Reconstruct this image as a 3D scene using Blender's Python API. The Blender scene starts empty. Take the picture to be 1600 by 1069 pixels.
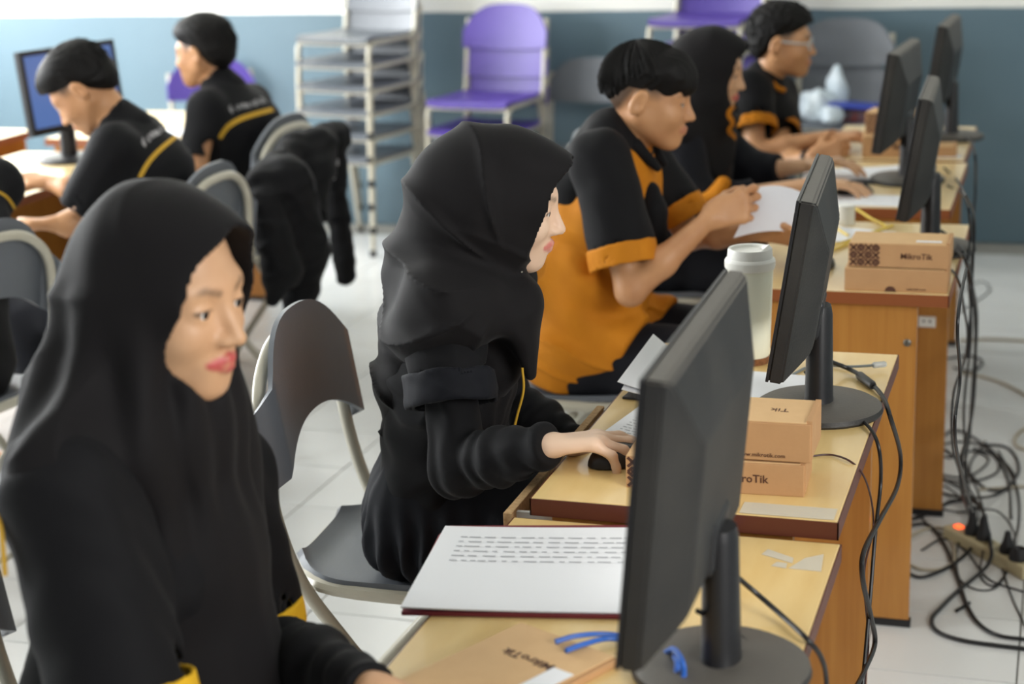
import bpy, bmesh, math, random
import numpy as np
from mathutils import Vector, Matrix
random.seed(7); np.random.seed(7)
SC = bpy.context.scene
COL = SC.collection
PI = math.pi

# ------------------------------------------------------------------ camera
FPX, YAW, PITCH, ROLL, CH = 2696.6, .3155, .2652, -.0343, 1.72
_F = Vector((-math.sin(YAW)*math.cos(PITCH), math.cos(YAW)*math.cos(PITCH), -math.sin(PITCH)))
_r = Vector((math.cos(YAW), math.sin(YAW), 0)); _u = _r.cross(_F)
_R = math.cos(ROLL)*_r + math.sin(ROLL)*_u
_U = -math.sin(ROLL)*_r + math.cos(ROLL)*_u
cd = bpy.data.cameras.new('camera'); cam = bpy.data.objects.new('camera', cd); COL.objects.link(cam)
cam.matrix_world = Matrix(((_R.x, _U.x, -_F.x, 0), (_R.y, _U.y, -_F.y, 0), (_R.z, _U.z, -_F.z, CH), (0, 0, 0, 1)))
cd.sensor_width = 36; cd.lens = FPX*36/1600; cd.clip_start = .05
cd.dof.use_dof = True; cd.dof.focus_distance = 2.85; cd.dof.aperture_fstop = 3.2
SC.camera = cam

# ------------------------------------------------------------------ light
SC.view_settings.view_transform = 'Standard'; SC.view_settings.look = 'None'
SC.view_settings.gamma = 1; SC.view_settings.use_curve_mapping = False
SC.view_settings.exposure = 0.0
W = bpy.data.worlds.new('world'); SC.world = W; W.use_nodes = True
W.node_tree.nodes['Background'].inputs[0].default_value = (.92, .97, 1.0, 1)
W.node_tree.nodes['Background'].inputs[1].default_value = 0.20
def area(name, loc, target, sx, sy, power, col):
    l = bpy.data.lights.new(name, 'AREA'); l.shape = 'RECTANGLE'; l.size = sx; l.size_y = sy; l.energy = power; l.color = col
    o = bpy.data.objects.new(name, l); COL.objects.link(o); o.location = loc
    o.rotation_euler = (Vector(target)-Vector(loc)).to_track_quat('-Z', 'Y').to_euler(); return o
# daylight through the three windows of the left wall and the two windows on the right, behind the photographer
for y, w in ((2.2, 150), (4.7, 165), (7.0, 175)):
    area('window_daylight', (-6.12, y, 1.9), (0, y, 1.0), 1.7, 1.5, w, (.97, .99, 1.0))
area('window_daylight', (2.5, 0.2, 2.3), (-1, 2.2, .9), 1.8, 1.3, 31, (1, .985, .96)).data.spread = math.radians(85)

# ------------------------------------------------------------------ helpers
def at(px, py, Y):
    """pixel of the 1600x1069 photograph -> point on the plane y = Y"""
    d = _F + (px-800)/FPX*_R - (py-534.5)/FPX*_U
    return Vector((0, 0, CH)) + d*(Y/d.y)
def on(px, py, Z):
    d = _F + (px-800)/FPX*_R - (py-534.5)/FPX*_U
    return Vector((0, 0, CH)) + d*((Z-CH)/d.z)
def inview(p):
    d = Vector(p)-Vector((0, 0, CH)); z = d.dot(_F)
    if z < .1: return False
    return -60 < 800+FPX*d.dot(_R)/z < 1660 and -60 < 534.5-FPX*d.dot(_U)/z < 1130

def srgb(r, g, b):
    f = lambda c: (c/255/12.92 if c/255 <= .04045 else ((c/255+.055)/1.055)**2.4)
    return (f(r), f(g), f(b))
MATS = {}
def mat(name, col, rough=.6, metal=0, noise=None, bump=None, spec=.5, sheen=0, trans=0, emit=None, coat=0, stretch=(1, 1, 1)):
    """procedural principled material; noise=(scale, other colour, contrast), bump=(scale, strength)"""
    if name in MATS: return MATS[name]
    m = bpy.data.materials.new(name); m.use_nodes = True; N = m.node_tree.nodes; L = m.node_tree.links
    p = N['Principled BSDF']; p.inputs['Base Color'].default_value = (*col, 1)
    p.inputs['Roughness'].default_value = rough; p.inputs['Metallic'].default_value = metal
    p.inputs['Specular IOR Level'].default_value = spec
    if sheen: p.inputs['Sheen Weight'].default_value = sheen; p.inputs['Sheen Roughness'].default_value = .5
    if coat: p.inputs['Coat Weight'].default_value = coat
    if trans: p.inputs['Transmission Weight'].default_value = trans
    if emit: p.inputs['Emission Color'].default_value = (*emit[0], 1); p.inputs['Emission Strength'].default_value = emit[1]
    if noise or bump:
        tc = N.new('ShaderNodeTexCoord'); mp = N.new('ShaderNodeMapping'); L.new(tc.outputs['Object'], mp.inputs[0])
        mp.inputs['Scale'].default_value = stretch
    if noise:
        n = N.new('ShaderNodeTexNoise'); n.inputs['Scale'].default_value = noise[0]; n.inputs['Detail'].default_value = 5
        L.new(mp.outputs[0], n.inputs['Vector'])
        r = N.new('ShaderNodeValToRGB'); c = noise[2]
        r.color_ramp.elements[0].position = .5-c; r.color_ramp.elements[1].position = .5+c
        r.color_ramp.elements[0].color = (*col, 1); r.color_ramp.elements[1].color = (*noise[1], 1)
        L.new(n.outputs[0], r.inputs[0]); L.new(r.outputs[0], p.inputs['Base Color'])
    if bump:
        n = N.new('ShaderNodeTexNoise'); n.inputs['Scale'].default_value = bump[0]; n.inputs['Detail'].default_value = 4
        L.new(mp.outputs[0], n.inputs['Vector'])
        b = N.new('ShaderNodeBump'); b.inputs['Strength'].default_value = bump[1]; b.inputs['Distance'].default_value = .01
        L.new(n.outputs[0], b.inputs['Height']); L.new(b.outputs[0], p.inputs['Normal'])
    MATS[name] = m; return m

def tag(o, label=None, cat=None, group=None, kind=None):
    if label: o['label'] = label
    if cat: o['category'] = cat
    if group: o['group'] = group
    if kind: o['kind'] = kind
    return o
def link(name, me, m=None, parent=None):
    o = bpy.data.objects.new(name, me); COL.objects.link(o)
    if m is not None and me is not None and not me.materials: me.materials.append(m)
    if parent is not None: o.parent = parent
    return o
def empty(name, loc=(0, 0, 0), rz=0):
    o = bpy.data.objects.new(name, None); COL.objects.link(o); o.location = loc; o.rotation_euler = (0, 0, rz); o.empty_display_size = .1
    return o
def copy_tree(o, parent=None):
    c = o.copy(); COL.objects.link(c); c.parent = parent
    for ch in list(o.children): copy_tree(ch, c)
    return c

def catmull(pts, n=8, closed=False):
    P = [Vector(p) for p in pts]; out = []; N = len(P)
    rng = range(N if closed else N-1)
    for i in rng:
        p0 = P[(i-1) % N] if closed or i > 0 else P[0]*2-P[1]
        p1 = P[i]; p2 = P[(i+1) % N]
        p3 = P[(i+2) % N] if closed or i+2 < N else p2*2-p1
        for k in range(n):
            t = k/n
            out.append(.5*((2*p1)+(p2-p0)*t+(2*p0-5*p1+4*p2-p3)*t*t+(3*p1-p0-3*p2+p3)*t**3))
    if not closed: out.append(P[-1])
    return out
def roundpath(pts, rad, n=6):
    """polyline with its corners rounded by radius rad"""
    P = [Vector(p) for p in pts]; out = [P[0]]
    for i in range(1, len(P)-1):
        a = P[i-1]-P[i]; b = P[i+1]-P[i]; r = min(rad, a.length*.49, b.length*.49)
        s = P[i]+a.normalized()*r; e = P[i]+b.normalized()*r
        for k in range(n+1):
            t = k/n; out.append(s*(1-t)**2+P[i]*2*t*(1-t)+e*t*t)
    out.append(P[-1]); return out

class MB:
    """collects shapes into one mesh"""
    def __init__(s): s.v = []; s.f = []; s.mi = []; s.cur = 0
    def add(s, v, f):
        o = len(s.v); s.v += [tuple(x) for x in v]; s.f += [tuple(i+o for i in q) for q in f]; s.mi += [s.cur]*len(f); return s
    def box(s, x0, x1, y0, y1, z0, z1, bev=0, M=None):
        if bev:
            bm = bmesh.new(); bmesh.ops.create_cube(bm, size=1)
            for v in bm.verts: v.co = Vector(((x0+x1)/2+v.co.x*(x1-x0), (y0+y1)/2+v.co.y*(y1-y0), (z0+z1)/2+v.co.z*(z1-z0)))
            bmesh.ops.bevel(bm, geom=list(bm.edges), offset=bev, segments=2, affect='EDGES', profile=.5)
            bm.verts.index_update(); V = [v.co.copy() for v in bm.verts]; Fc = [[v.index for v in f.verts] for f in bm.faces]; bm.free()
        else:
            V = [Vector(p) for p in ((x0, y0, z0), (x1, y0, z0), (x1, y1, z0), (x0, y1, z0), (x0, y0, z1), (x1, y0, z1), (x1, y1, z1), (x0, y1, z1))]
            Fc = [(0, 3, 2, 1), (4, 5, 6, 7), (0, 1, 5, 4), (1, 2, 6, 5), (2, 3, 7, 6), (3, 0, 4, 7)]
        if M is not None: V = [M @ p for p in V]
        return s.add(V, Fc)
    def tube(s, path, r, n=10, closed=False, cap=True):
        P = [Vector(p) for p in path]; N = len(P); V = []; F = []
        rr = r if hasattr(r, '__len__') else [r]*N
        t = (P[1]-P[0]).normalized(); a = Vector((0, 0, 1)) if abs(t.z) < .9 else Vector((1, 0, 0))
        nx = t.cross(a).normalized()
        for i in range(N):
            if closed: tt = P[(i+1) % N]-P[i-1]
            else: tt = P[min(i+1, N-1)]-P[max(i-1, 0)]
            if tt.length < 1e-9: tt = t
            tt.normalize(); nx = (nx-tt*nx.dot(tt)).normalized(); ny = tt.cross(nx)
            for k in range(n):
                an = 2*PI*k/n; V.append(P[i]+(nx*math.cos(an)+ny*math.sin(an))*rr[i])
        for i in range(N if closed else N-1):
            j = (i+1) % N
            for k in range(n):
                F.append((i*n+k, i*n+(k+1) % n, j*n+(k+1) % n, j*n+k))
        if cap and not closed: F += [tuple(range(n))[::-1], tuple((N-1)*n+k for k in range(n))]
        return s.add(V, F)
    def lathe(s, prof, n=32, M=None):
        V = []; F = []; m = len(prof)
        for r, z in prof:
            for k in range(n):
                a = 2*PI*k/n; V.append(Vector((r*math.cos(a), r*math.sin(a), z)))
        for i in range(m-1):
            for k in range(n): F.append((i*n+k, i*n+(k+1) % n, (i+1)*n+(k+1) % n, (i+1)*n+k))
        F += [tuple(range(n))[::-1], tuple((m-1)*n+k for k in range(n))]
        if M is not None: V = [M @ p for p in V]
        return s.add(V, F)
    def prism(s, poly, z0, z1, M=None):
        n = len(poly); V = [Vector((x, y, z0)) for x, y in poly]+[Vector((x, y, z1)) for x, y in poly]
        F = [tuple(range(n))[::-1], tuple(range(n, 2*n))]+[(i, (i+1) % n, n+(i+1) % n, n+i) for i in range(n)]
        if M is not None: V = [M @ p for p in V]
        return s.add(V, F)
    def grid(s, nu, nv, fn, thick=0, nrm=None):
        """surface fn(u,v) with thickness along -normal"""
        P = [[Vector(fn(i/nu, j/nv)) for j in range(nv+1)] for i in range(nu+1)]
        V = [p for row in P for p in row]; w = nv+1
        F = [(i*w+j, (i+1)*w+j, (i+1)*w+j+1, i*w+j+1) for i in range(nu) for j in range(nv)]
        if thick:
            Nn = []
            for i in range(nu+1):
                for j in range(nv+1):
                    du = P[min(i+1, nu)][j]-P[max(i-1, 0)][j]; dv = P[i][min(j+1, nv)]-P[i][max(j-1, 0)]
                    nn = du.cross(dv); Nn.append(nn.normalized() if nn.length > 1e-12 else Vector((0, 0, 1)))
            o = len(V); V = V+[V[k]-Nn[k]*thick for k in range(o)]
            F += [tuple(reversed([q+o for q in f])) for f in F]
            b = [(i, 0) for i in range(nu)]+[(nu, j) for j in range(nv)]+[(nu-i, nv) for i in range(nu)]+[(0, nv-j) for j in range(nv)]
            ids = [i*w+j for i, j in b]
            for k in range(len(ids)):
                a, c = ids[k], ids[(k+1) % len(ids)]; F.append((c, a, a+o, c+o))
        return s.add(V, F)
    def mesh(s, name, smooth=False, angle=None):
        me = bpy.data.meshes.new(name); me.from_pydata(s.v, [], s.f); me.validate()
        if any(s.mi) and len(s.mi) == len(me.polygons): me.polygons.foreach_set('material_index', s.mi)
        bm = bmesh.new(); bm.from_mesh(me); bmesh.ops.recalc_face_normals(bm, faces=bm.faces)
        if smooth:
            for f in bm.faces: f.smooth = True
            for e in bm.edges:
                if len(e.link_faces) == 2 and e.calc_face_angle(0) > (angle or .7): e.smooth = False
        bm.to_mesh(me); bm.free(); return me
    def build(s, name, m, parent=None, smooth=False, angle=None):
        me = s.mesh(name, smooth, angle)
        for x in (m if isinstance(m, (list, tuple)) else [m]): me.materials.append(x)
        return link(name, me, None, parent)
def text_mesh(s, size, name='lettering', depth=.0002, bold=False):
    c = bpy.data.curves.new(name, 'FONT'); c.body = s; c.size = size; c.extrude = depth; c.align_x = 'CENTER'; c.align_y = 'CENTER'
    c.resolution_u = 2
    if bold: c.offset = size*.012
    o = bpy.data.objects.new('tmp_text', c); COL.objects.link(o)
    bpy.context.view_layer.update()
    me = bpy.data.meshes.new_from_object(o.evaluated_get(bpy.context.evaluated_depsgraph_get()))
    bpy.data.objects.remove(o); bpy.data.curves.remove(c); me.name = name; me.materials.clear(); return me
def frame(loc, xa, ya):
    """matrix with local x along xa, y along ya (orthogonalised)"""
    x = Vector(xa).normalized(); z = x.cross(Vector(ya)).normalized(); y = z.cross(x)
    return Matrix(((x.x, y.x, z.x, loc[0]), (x.y, y.y, z.y, loc[1]), (x.z, y.z, z.z, loc[2]), (0, 0, 0, 1)))

# ------------------------------------------------------------------ materials
WHITE = mat('white paint', srgb(236, 236, 230), .7, bump=(60, .05))
GREYP = mat('grey plastic', srgb(103, 108, 115), .40, bump=(220, .06), noise=(6, srgb(95, 100, 107), .3))
PURP = mat('purple plastic', srgb(88, 68, 158), .4, noise=(6, srgb(78, 60, 146), .3))
TUBE = mat('beige painted tube', srgb(196, 192, 176), .32, noise=(12, srgb(182, 176, 158), .3), coat=.3)
RUB = mat('black rubber', (.012, .012, .013), .6)
BLKP = mat('black monitor plastic', (.016, .016, .018), .38, bump=(400, .05))
def dust_mat():
    m = mat('dusty black plastic', (.010, .010, .011), .5, noise=(6, srgb(52, 50, 47), .22), bump=(200, .08))
    N = m.node_tree.nodes; L = m.node_tree.links; p = N['Principled BSDF']; r = [n for n in N if n.type == 'VALTORGB'][0]
    # settled dust on faces that look upwards
    tc = N.new('ShaderNodeTexCoord'); sx = N.new('ShaderNodeSeparateXYZ'); L.new(tc.outputs['Normal'], sx.inputs[0])
    mr = N.new('ShaderNodeMapRange'); mr.inputs[1].default_value = .25; mr.inputs[2].default_value = .95; L.new(sx.outputs[2], mr.inputs[0])
    mx = N.new('ShaderNodeMix'); mx.data_type = 'RGBA'; L.new(mr.outputs[0], mx.inputs[0]); L.new(r.outputs[0], mx.inputs[6]); mx.inputs[7].default_value = (*srgb(92, 88, 82), 1)
    L.new(mx.outputs[2], p.inputs['Base Color']); return m
DUST = dust_mat()
PAPER = mat('white paper', srgb(240, 241, 244), .75)
INK = mat('grey print', srgb(186, 187, 192), .8)
CARD = mat('brown cardboard', srgb(196, 152, 106), .75, noise=(30, srgb(186, 142, 98), .4), bump=(150, .05))
CARDT = mat('light cardboard', srgb(222, 184, 134), .75, noise=(30, srgb(212, 172, 124), .4))
PRINT = mat('dark brown print', srgb(84, 50, 36), .7)
CABLE = mat('black cable', (.008, .008, .009), .45)
def wood(name, c1, c2, rough, sc, stretch, spot=None):
    m = mat(name, srgb(*c1), rough, noise=(sc, srgb(*c2), .28), stretch=stretch, spec=.5, coat=.25)
    return m
TOPW = wood('yellow desk laminate', (238, 208, 146), (226, 190, 122), .32, 5, (6, 1, 6))
TOPW2 = wood('pale desk laminate', (238, 214, 160), (226, 194, 136), .32, 5, (6, 1, 6))
PANW = wood('orange wood grain', (190, 134, 62), (168, 110, 46), .45, 4, (14, 14, .7))
EDGE = mat('dark brown edge band', srgb(92, 44, 28), .45)
EDGE2 = mat('reddish edge band', srgb(140, 78, 40), .45)
CHIP = mat('raw chipboard', srgb(200, 166, 120), .9, noise=(160, srgb(168, 132, 88), .2))
STEEL = mat('white steel slide', srgb(212, 212, 206), .35)
# ------------------------------------------------------------------ room
def wall_mat():
    m = bpy.data.materials.new('two tone wall paint'); m.use_nodes = True; N = m.node_tree.nodes; L = m.node_tree.links; p = N['Principled BSDF']
    g = N.new('ShaderNodeNewGeometry'); sx = N.new('ShaderNodeSeparateXYZ'); L.new(g.outputs['Position'], sx.inputs[0])
    n = N.new('ShaderNodeTexNoise'); n.inputs['Scale'].default_value = 3; L.new(g.outputs['Position'], n.inputs['Vector'])
    ma = N.new('ShaderNodeMath'); ma.operation = 'MULTIPLY_ADD'; L.new(n.outputs[0], ma.inputs[0]); ma.inputs[1].default_value = .012; L.new(sx.outputs[2], ma.inputs[2])
    gt = N.new('ShaderNodeMath'); gt.operation = 'GREATER_THAN'; L.new(ma.outputs[0], gt.inputs[0]); gt.inputs[1].default_value = 1.077
    n2 = N.new('ShaderNodeTexNoise'); n2.inputs['Scale'].default_value = 1.3; n2.inputs['Detail'].default_value = 6; L.new(g.outputs['Position'], n2.inputs['Vector'])
    r = N.new('ShaderNodeValToRGB'); r.color_ramp.elements[0].position = .3; r.color_ramp.elements[1].position = .7
    r.color_ramp.elements[0].color = (*srgb(92, 115, 127), 1); r.color_ramp.elements[1].color = (*srgb(100, 122, 134), 1); L.new(n2.outputs[0], r.inputs[0])
    mx = N.new('ShaderNodeMix'); mx.data_type = 'RGBA'; L.new(gt.outputs[0], mx.inputs[0]); L.new(r.outputs[0], mx.inputs[6]); mx.inputs[7].default_value = (*srgb(238, 238, 232), 1)
    L.new(mx.outputs[2], p.inputs['Base Color']); p.inputs['Roughness'].default_value = .55
    return m
WALLM = wall_mat()
YW = 8.1
XL, XR, ZC = -6.2, 2.6, 3.1
TILE = mat('white ceramic tile', srgb(222, 223, 222), .22, noise=(2.2, srgb(212, 213, 211), .35), spec=.5)
GROUT = mat('grey grout', srgb(160, 158, 152), .9, noise=(40, srgb(140, 138, 130), .3))
b = MB(); b.box(XL-.2, XR+.2, -3, YW+.2, -.12, -.006)
floor = tag(b.build('floor', GROUT), 'white ceramic tiled classroom floor', None, None, 'structure')
T = .331; gx, gy = -.042, 3.548
tm = MB(); tm.box(-T/2+.002, T/2-.002, -T/2+.002, T/2-.002, -.006, 0, .0012); tme = tm.mesh('floor_tile'); tme.materials.append(TILE)
rest = MB(); cnt = 0
for i in range(-20, 9):
    for j in range(-20, 15):
        x = gx+(i+.5)*T; y = gy+(j+.5)*T
        if x-T/2 < XL or x+T/2 > XR or y+T/2 > YW or y < -2.8: continue
        if cnt < 300 and y > 2.2 and (inview((x, y, 0)) or inview((x+T/2, y-T/2, 0)) or inview((x-T/2, y+T/2, 0))):
            o = link('floor_tile', tme, None, floor); o.location = (x, y, 0); cnt += 1
        else: rest.box(x-T/2+.002, x+T/2-.002, y-T/2+.002, y+T/2-.002, -.006, 0)
ro = rest.build('floor_tile_field', TILE, floor); ro['kind'] = 'stuff'
b = MB(); b.box(XL-.2, XR+.2, YW, YW+.2, 0, ZC)
tag(b.build('wall_back', WALLM), 'two tone classroom wall, blue grey below white', None, None, 'structure')
# left wall with three window openings
b = MB(); ws = [(1.3, 3.1), (3.8, 5.6), (6.1, 7.9)]; z0, z1 = 1.1, 2.7
b.box(XL-.2, XL, -3, YW, 0, z0); b.box(XL-.2, XL, -3, YW, z1, ZC)
ys = [-3]+[v for w in ws for v in w]+[YW]
for k in range(0, len(ys), 2): b.box(XL-.2, XL, ys[k], ys[k+1], z0, z1)
tag(b.build('wall_left', WALLM), 'left classroom wall with window openings', None, None, 'structure')
FR = mat('white window frame', srgb(225, 226, 224), .4)
GLASS = mat('window glass', (1, 1, 1), .02, trans=1)
for k, (a, c) in enumerate(ws):
    f = MB(); t = .05
    for (p, q, r, s) in ((a, c, z0, z0+t), (a, c, z1-t, z1), (a, a+t, z0+t, z1-t), (c-t, c, z0+t, z1-t), ((a+c)/2-t/2, (a+c)/2+t/2, z0+t, z1-t)): f.box(XL-.12, XL-.07, p, q, r, s)
    wf = tag(f.build('window_%d' % (k+1), FR), None, None, None, 'structure')
    for (p, q) in ((a+t, (a+c)/2-t/2), ((a+c)/2+t/2, c-t)):
        g = MB(); g.box(XL-.098, XL-.092, p, q, z0+t, z1-t); g.build('pane', GLASS, wf)
b = MB(); b.box(XR, XR+.2, 1.6, YW, 0, ZC)
tag(b.build('wall_right', WALLM), 'right classroom wall', None, None, 'structure')
b = MB(); b.box(XL-.2, XR+.2, -3, YW+.2, ZC, ZC+.1)
tag(b.build('ceiling', mat('ceiling white', srgb(235, 235, 230), .9)), 'white ceiling', None, None, 'structure')

# ------------------------------------------------------------------ desks
SCREW = mat('metal lock', srgb(120, 118, 110), .35, metal=.8)
def desk(x0, x1, y0, y1, z, label, topm=TOPW, edgem=EDGE, inset=.068, tray=0, lock=True, rz=0, group='wooden computer desks'):
    cx, cy = (x0+x1)/2, (y0+y1)/2; w = (x1-x0)/2; l = (y1-y0)/2
    t = tag(empty('computer_desk', (cx, cy, 0), rz), label, 'desk', group)
    b = MB(); b.box(-w+.002, w-.002, -l+.002, l-.002, z-.026, z, .002); top = b.build('tabletop', topm, t)
    e = MB()
    e.box(-w, -w+.002, -l, l, z-.028, z-.001); e.box(w-.002, w, -l, l, z-.028, z-.001); e.box(-w, w, -l, -l+.002, z-.028, z-.001); e.box(-w, w, l-.002, l, z-.028, z-.001)
    e.build('edge_band', edgem, top)
    for s, ins in ((-1, inset), (1, .045)):
        b = MB(); yy = s*(l-.025); b.box(-w+.03, w-ins, yy-.009, yy+.009, .018, z-.028, .001); pn = b.build('side_panel', PANW, t)
        f = MB(); f.box(-w+.03, w-ins+.004, yy-.011, yy+.011, 0, .018); f.build('foot_strip', RUB, pn)
        if s < 0 and lock:
            c = MB(); c.lathe([(.0, 0), (.008, 0), (.0085, .003), (.006, .005), (0, .005)], 16, frame((w-ins-.02, yy-.009, z-.115), (1, 0, 0), (0, 0, 1))); c.build('lock', SCREW, pn, True)
    b = MB(); b.box(-.06, -.044, -l+.034, l-.034, .25, z-.028); b.build('modesty_panel', PANW, t)
    if tray:
        xo = -w-tray
        tr = MB(); tr.box(xo+.014, w*.3-tray, -l+.04, -l+.58, z-.065, z-.055); k = tr.build('keyboard_tray', CHIP, t)
        r = MB(); r.box(xo, xo+.014, -l+.005, -l+.57, z-.068, z-.03, .001); r.build('tray_front', CHIP, k)
        for yy in (-l+.028, -l+.56):
            s = MB(); s.box(xo+.014, .1, yy, yy+.008, z-.06, z-.035); s.build('slide_rail', STEEL, k)
    return t
D1Z, DZ = .771, .80
desk(-.775, -.278, 1.45, 2.352, D1Z, 'nearest wooden desk, with white papers and a large dusty monitor')
desk(-.751, -.284, 2.36, 3.272, DZ, 'wooden desk with pulled out tray, tall cream cup and two boxes', tray=.045)
desk(-.70, -.223, 3.765, 4.55, DZ, 'wooden desk carrying two stacked cardboard boxes and yellow cables', TOPW2, EDGE2)
desk(-.75, -.285, 4.745, 5.52, DZ, 'wooden desk in front of the hijab girl holding a mouse', TOPW2, EDGE2)
desk(-.76, -.298, 5.55, 6.30, DZ, 'farthest wooden desk of the right row, near the blue wall', TOPW2, EDGE2)
desk(-3.62, -3.08, 4.30, 5.42, DZ, 'left row desk with papers under the blue screen', TOPW2, EDGE2)
desk(-4.46, -3.90, 5.30, 5.95, DZ, 'left row desk cut off by the left picture edge', TOPW2, EDGE2)
desk(-3.72, -3.16, 5.72, 6.50, DZ, 'left row desk beyond the boy sitting upright', TOPW2, EDGE2)
# ------------------------------------------------------------------ chairs
SH = .48
def make_chair(plastic):
    """tube framed chair facing +X, origin on the floor under the seat centre"""
    t = empty('tube_chair')
    r = .0125
    # long frame: front foot -> seat side -> back arch -> down again
    def side(s): return [(.20, s*.215, .012), (-.165, s*.215, .475), (-.205, s*.215, .60), (-.228, s*.20, .80), (-.236, s*.11, .868), (-.237, 0, .878)]
    L = side(1); Rr = side(-1)
    b = MB(); b.tube(roundpath(L+Rr[::-1][1:], .09), r, 10); fr = b.build('back_frame', TUBE, t, True)
    # rear leg frame
    b = MB(); b.tube(roundpath([(.135, .19, .455), (-.27, .19, .012)], .05), r*.92, 10); b.build('leg', TUBE, t, True)
    b = MB(); b.tube(roundpath([(.135, -.19, .455), (-.27, -.19, .012)], .05), r*.92, 10); b.build('leg', TUBE, t, True)
    # ring under the seat
    ring = [(.19, .0, .452), (.19, .15, .452), (.14, .205, .455), (-.1, .205, .462), (-.185, .13, .466), (-.2, 0, .467), (-.185, -.13, .466), (-.1, -.205, .462), (.14, -.205, .455), (.19, -.15, .452)]
    b = MB(); b.tube(catmull(ring, 5, True), r, 8, True); b.build('seat_frame', TUBE, t, True)
    b = MB(); b.tube([(.165, -.215, .06), (.165, .215, .06)], .008, 8); b.build('stretcher', TUBE, t, True)
    b = MB(); b.tube([(-.20, -.19, .10), (-.20, .19, .10)], .008, 8); b.build('stretcher', TUBE, t, True)
    for x, y in ((.205, .215), (.205, -.215), (-.276, .19), (-.276, -.19)):
        b = MB(); b.lathe([(.0, 0), (.016, 0), (.017, .006), (.0145, .03), (.0, .03)], 12, Matrix.Translation((x, y, 0))); b.build('rubber_foot', RUB, t, True)
    # seat: rounded at the back, rim turned up
    def seat(u, v):
        x = -.195+.395*u
        hw = .208*(1-.46*max(0, (.34-u)/.34)**2.6)*(1-.05*max(0, u-.8)/.2)
        y = (2*v-1)*hw
        e = abs(2*v-1)
        z = SH-.004+.010*e**5+.012*max(0, (.12-u)/.12)**2-.006*math.sin(PI*u)-.022*max(0, (u-.93)/.07)**2
        return (x, y, z)
    b = MB(); b.grid(24, 20, seat, .014); b.build('seat', plastic, t, True, .9)
    # back shell: arch on top, hollow below, ears down the tubes
    def shell(u, v):
        s = 2*u-1
        top = .915-.13*abs(s)**3.0-.02*s*s
        low = .725-.09*abs(s)**2.2
        z = low+(top-low)*v
        lean = -.190-.075*(z-.48)/.47
        x = lean-.022*(1-s*s)-.05*max(0, abs(s)-.88)/.12
        y = s*.236
        return (x+.048, y, z)
    b = MB(); b.grid(28, 16, shell, -.010); b.build('backrest', plastic, t, True, .9)
    for s in (-1, 1):
        b = MB(); b.lathe([(0, 0), (.006, 0), (.005, .003), (0, .003)], 10, frame((-.21, s*.222, .64), (0, 1, 0), (0, 0, 1))); b.build('bolt', SCREW, t, True)
    return t
def make_stack_chair(plastic):
    """four legged stacking chair facing +X, back posts outside a wide shell"""
    t = empty('stacking_chair'); r = .0125
    for s in (-1, 1):
        b = MB(); b.tube(roundpath([(.215, s*.205, .012), (.19, s*.205, .435), (-.185, s*.205, .445), (-.20, s*.205, .56), (-.245, s*.205, .80)], .05), r, 10); b.build('side_frame', TUBE, t, True)
        b = MB(); b.tube([(-.16, s*.19, .44), (-.25, s*.215, .012)], r*.95, 10); b.build('leg', TUBE, t, True)
        for x, y in ((.217, s*.205), (-.252, s*.215)):
            b = MB(); b.lathe([(.0, 0), (.016, 0), (.017, .006), (.0145, .03), (.0, .03)], 12, Matrix.Translation((x, y, 0))); b.build('rubber_foot', RUB, t, True)
    for x, z in ((.185, .432), (-.16, .438)):
        b = MB(); b.tube([(x, -.205, z), (x, .205, z)], r*.9, 8); b.build('cross_bar', TUBE, t, True)
    def seat(u, v):
        x = -.19+.40*u; e = abs(2*v-1); hw = .212*(1-.10*max(0, (.25-u)/.25)**2)*(1-.04*max(0, (u-.85)/.15)**2)
        return (x, (2*v-1)*hw, .462+.008*e**6-.006*math.sin(PI*u)-.016*max(0, (u-.9)/.1)**2)
    b = MB(); b.grid(16, 14, seat, .016); b.build('seat', plastic, t, True, .9)
    def shell(u, v):
        s = 2*u-1; top = .865-.11*abs(s)**4-.012*s*s; low = .655+.012*s*s; z = low+(top-low)*v
        return (-.185-.075*(z-.48)/.38-.030*(1-s*s)+.018, s*.222, z)
    b = MB(); b.grid(24, 12, shell, -.012); b.build('backrest', plastic, t, True, .9)
    return t
grey0 = make_chair(GREYP); sgrey0 = make_stack_chair(GREYP); spurp0 = make_stack_chair(PURP); used = {}
def chair(kind, x, y, rz, label, z=0, group='grey tube framed chairs', tilt=0):
    p = {'g': grey0, 's': sgrey0, 'p': spurp0}[kind]
    o = p if kind not in used else copy_tree(p); used[kind] = 1
    o.location = (x, y, z); o.rotation_euler = (0, tilt, rz)
    return tag(o, label, 'chair', group)
R = math.radians
chair('g', -1.13, 2.857, R(4), 'grey chair under the woman using a mouse').scale = (1, 1, 1.045)
chair('g', -1.22, 1.76, R(4), 'grey chair of the nearest hijab woman, rim at left edge')
chair('g', -1.17, 4.02, R(4), 'grey chair under the boy in the orange shirt')
chair('g', -1.19, 5.08, R(3), 'grey chair under the hijab girl with orange lanyard')
chair('g', -1.13, 5.95, R(3), 'grey chair under the boy wearing glasses')
chair('g', -1.02, 6.62, R(-12), 'grey chair back just beyond the boy with glasses')
chair('g', -2.67, 3.52, R(172), 'grey chair seen from behind at the left picture edge')
chair('g', -2.52, 4.36, R(180), 'grey chair under the boy bending over papers')
chair('g', -2.74, 5.36, R(176), 'grey chair with a black jacket hung over its back')
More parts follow.
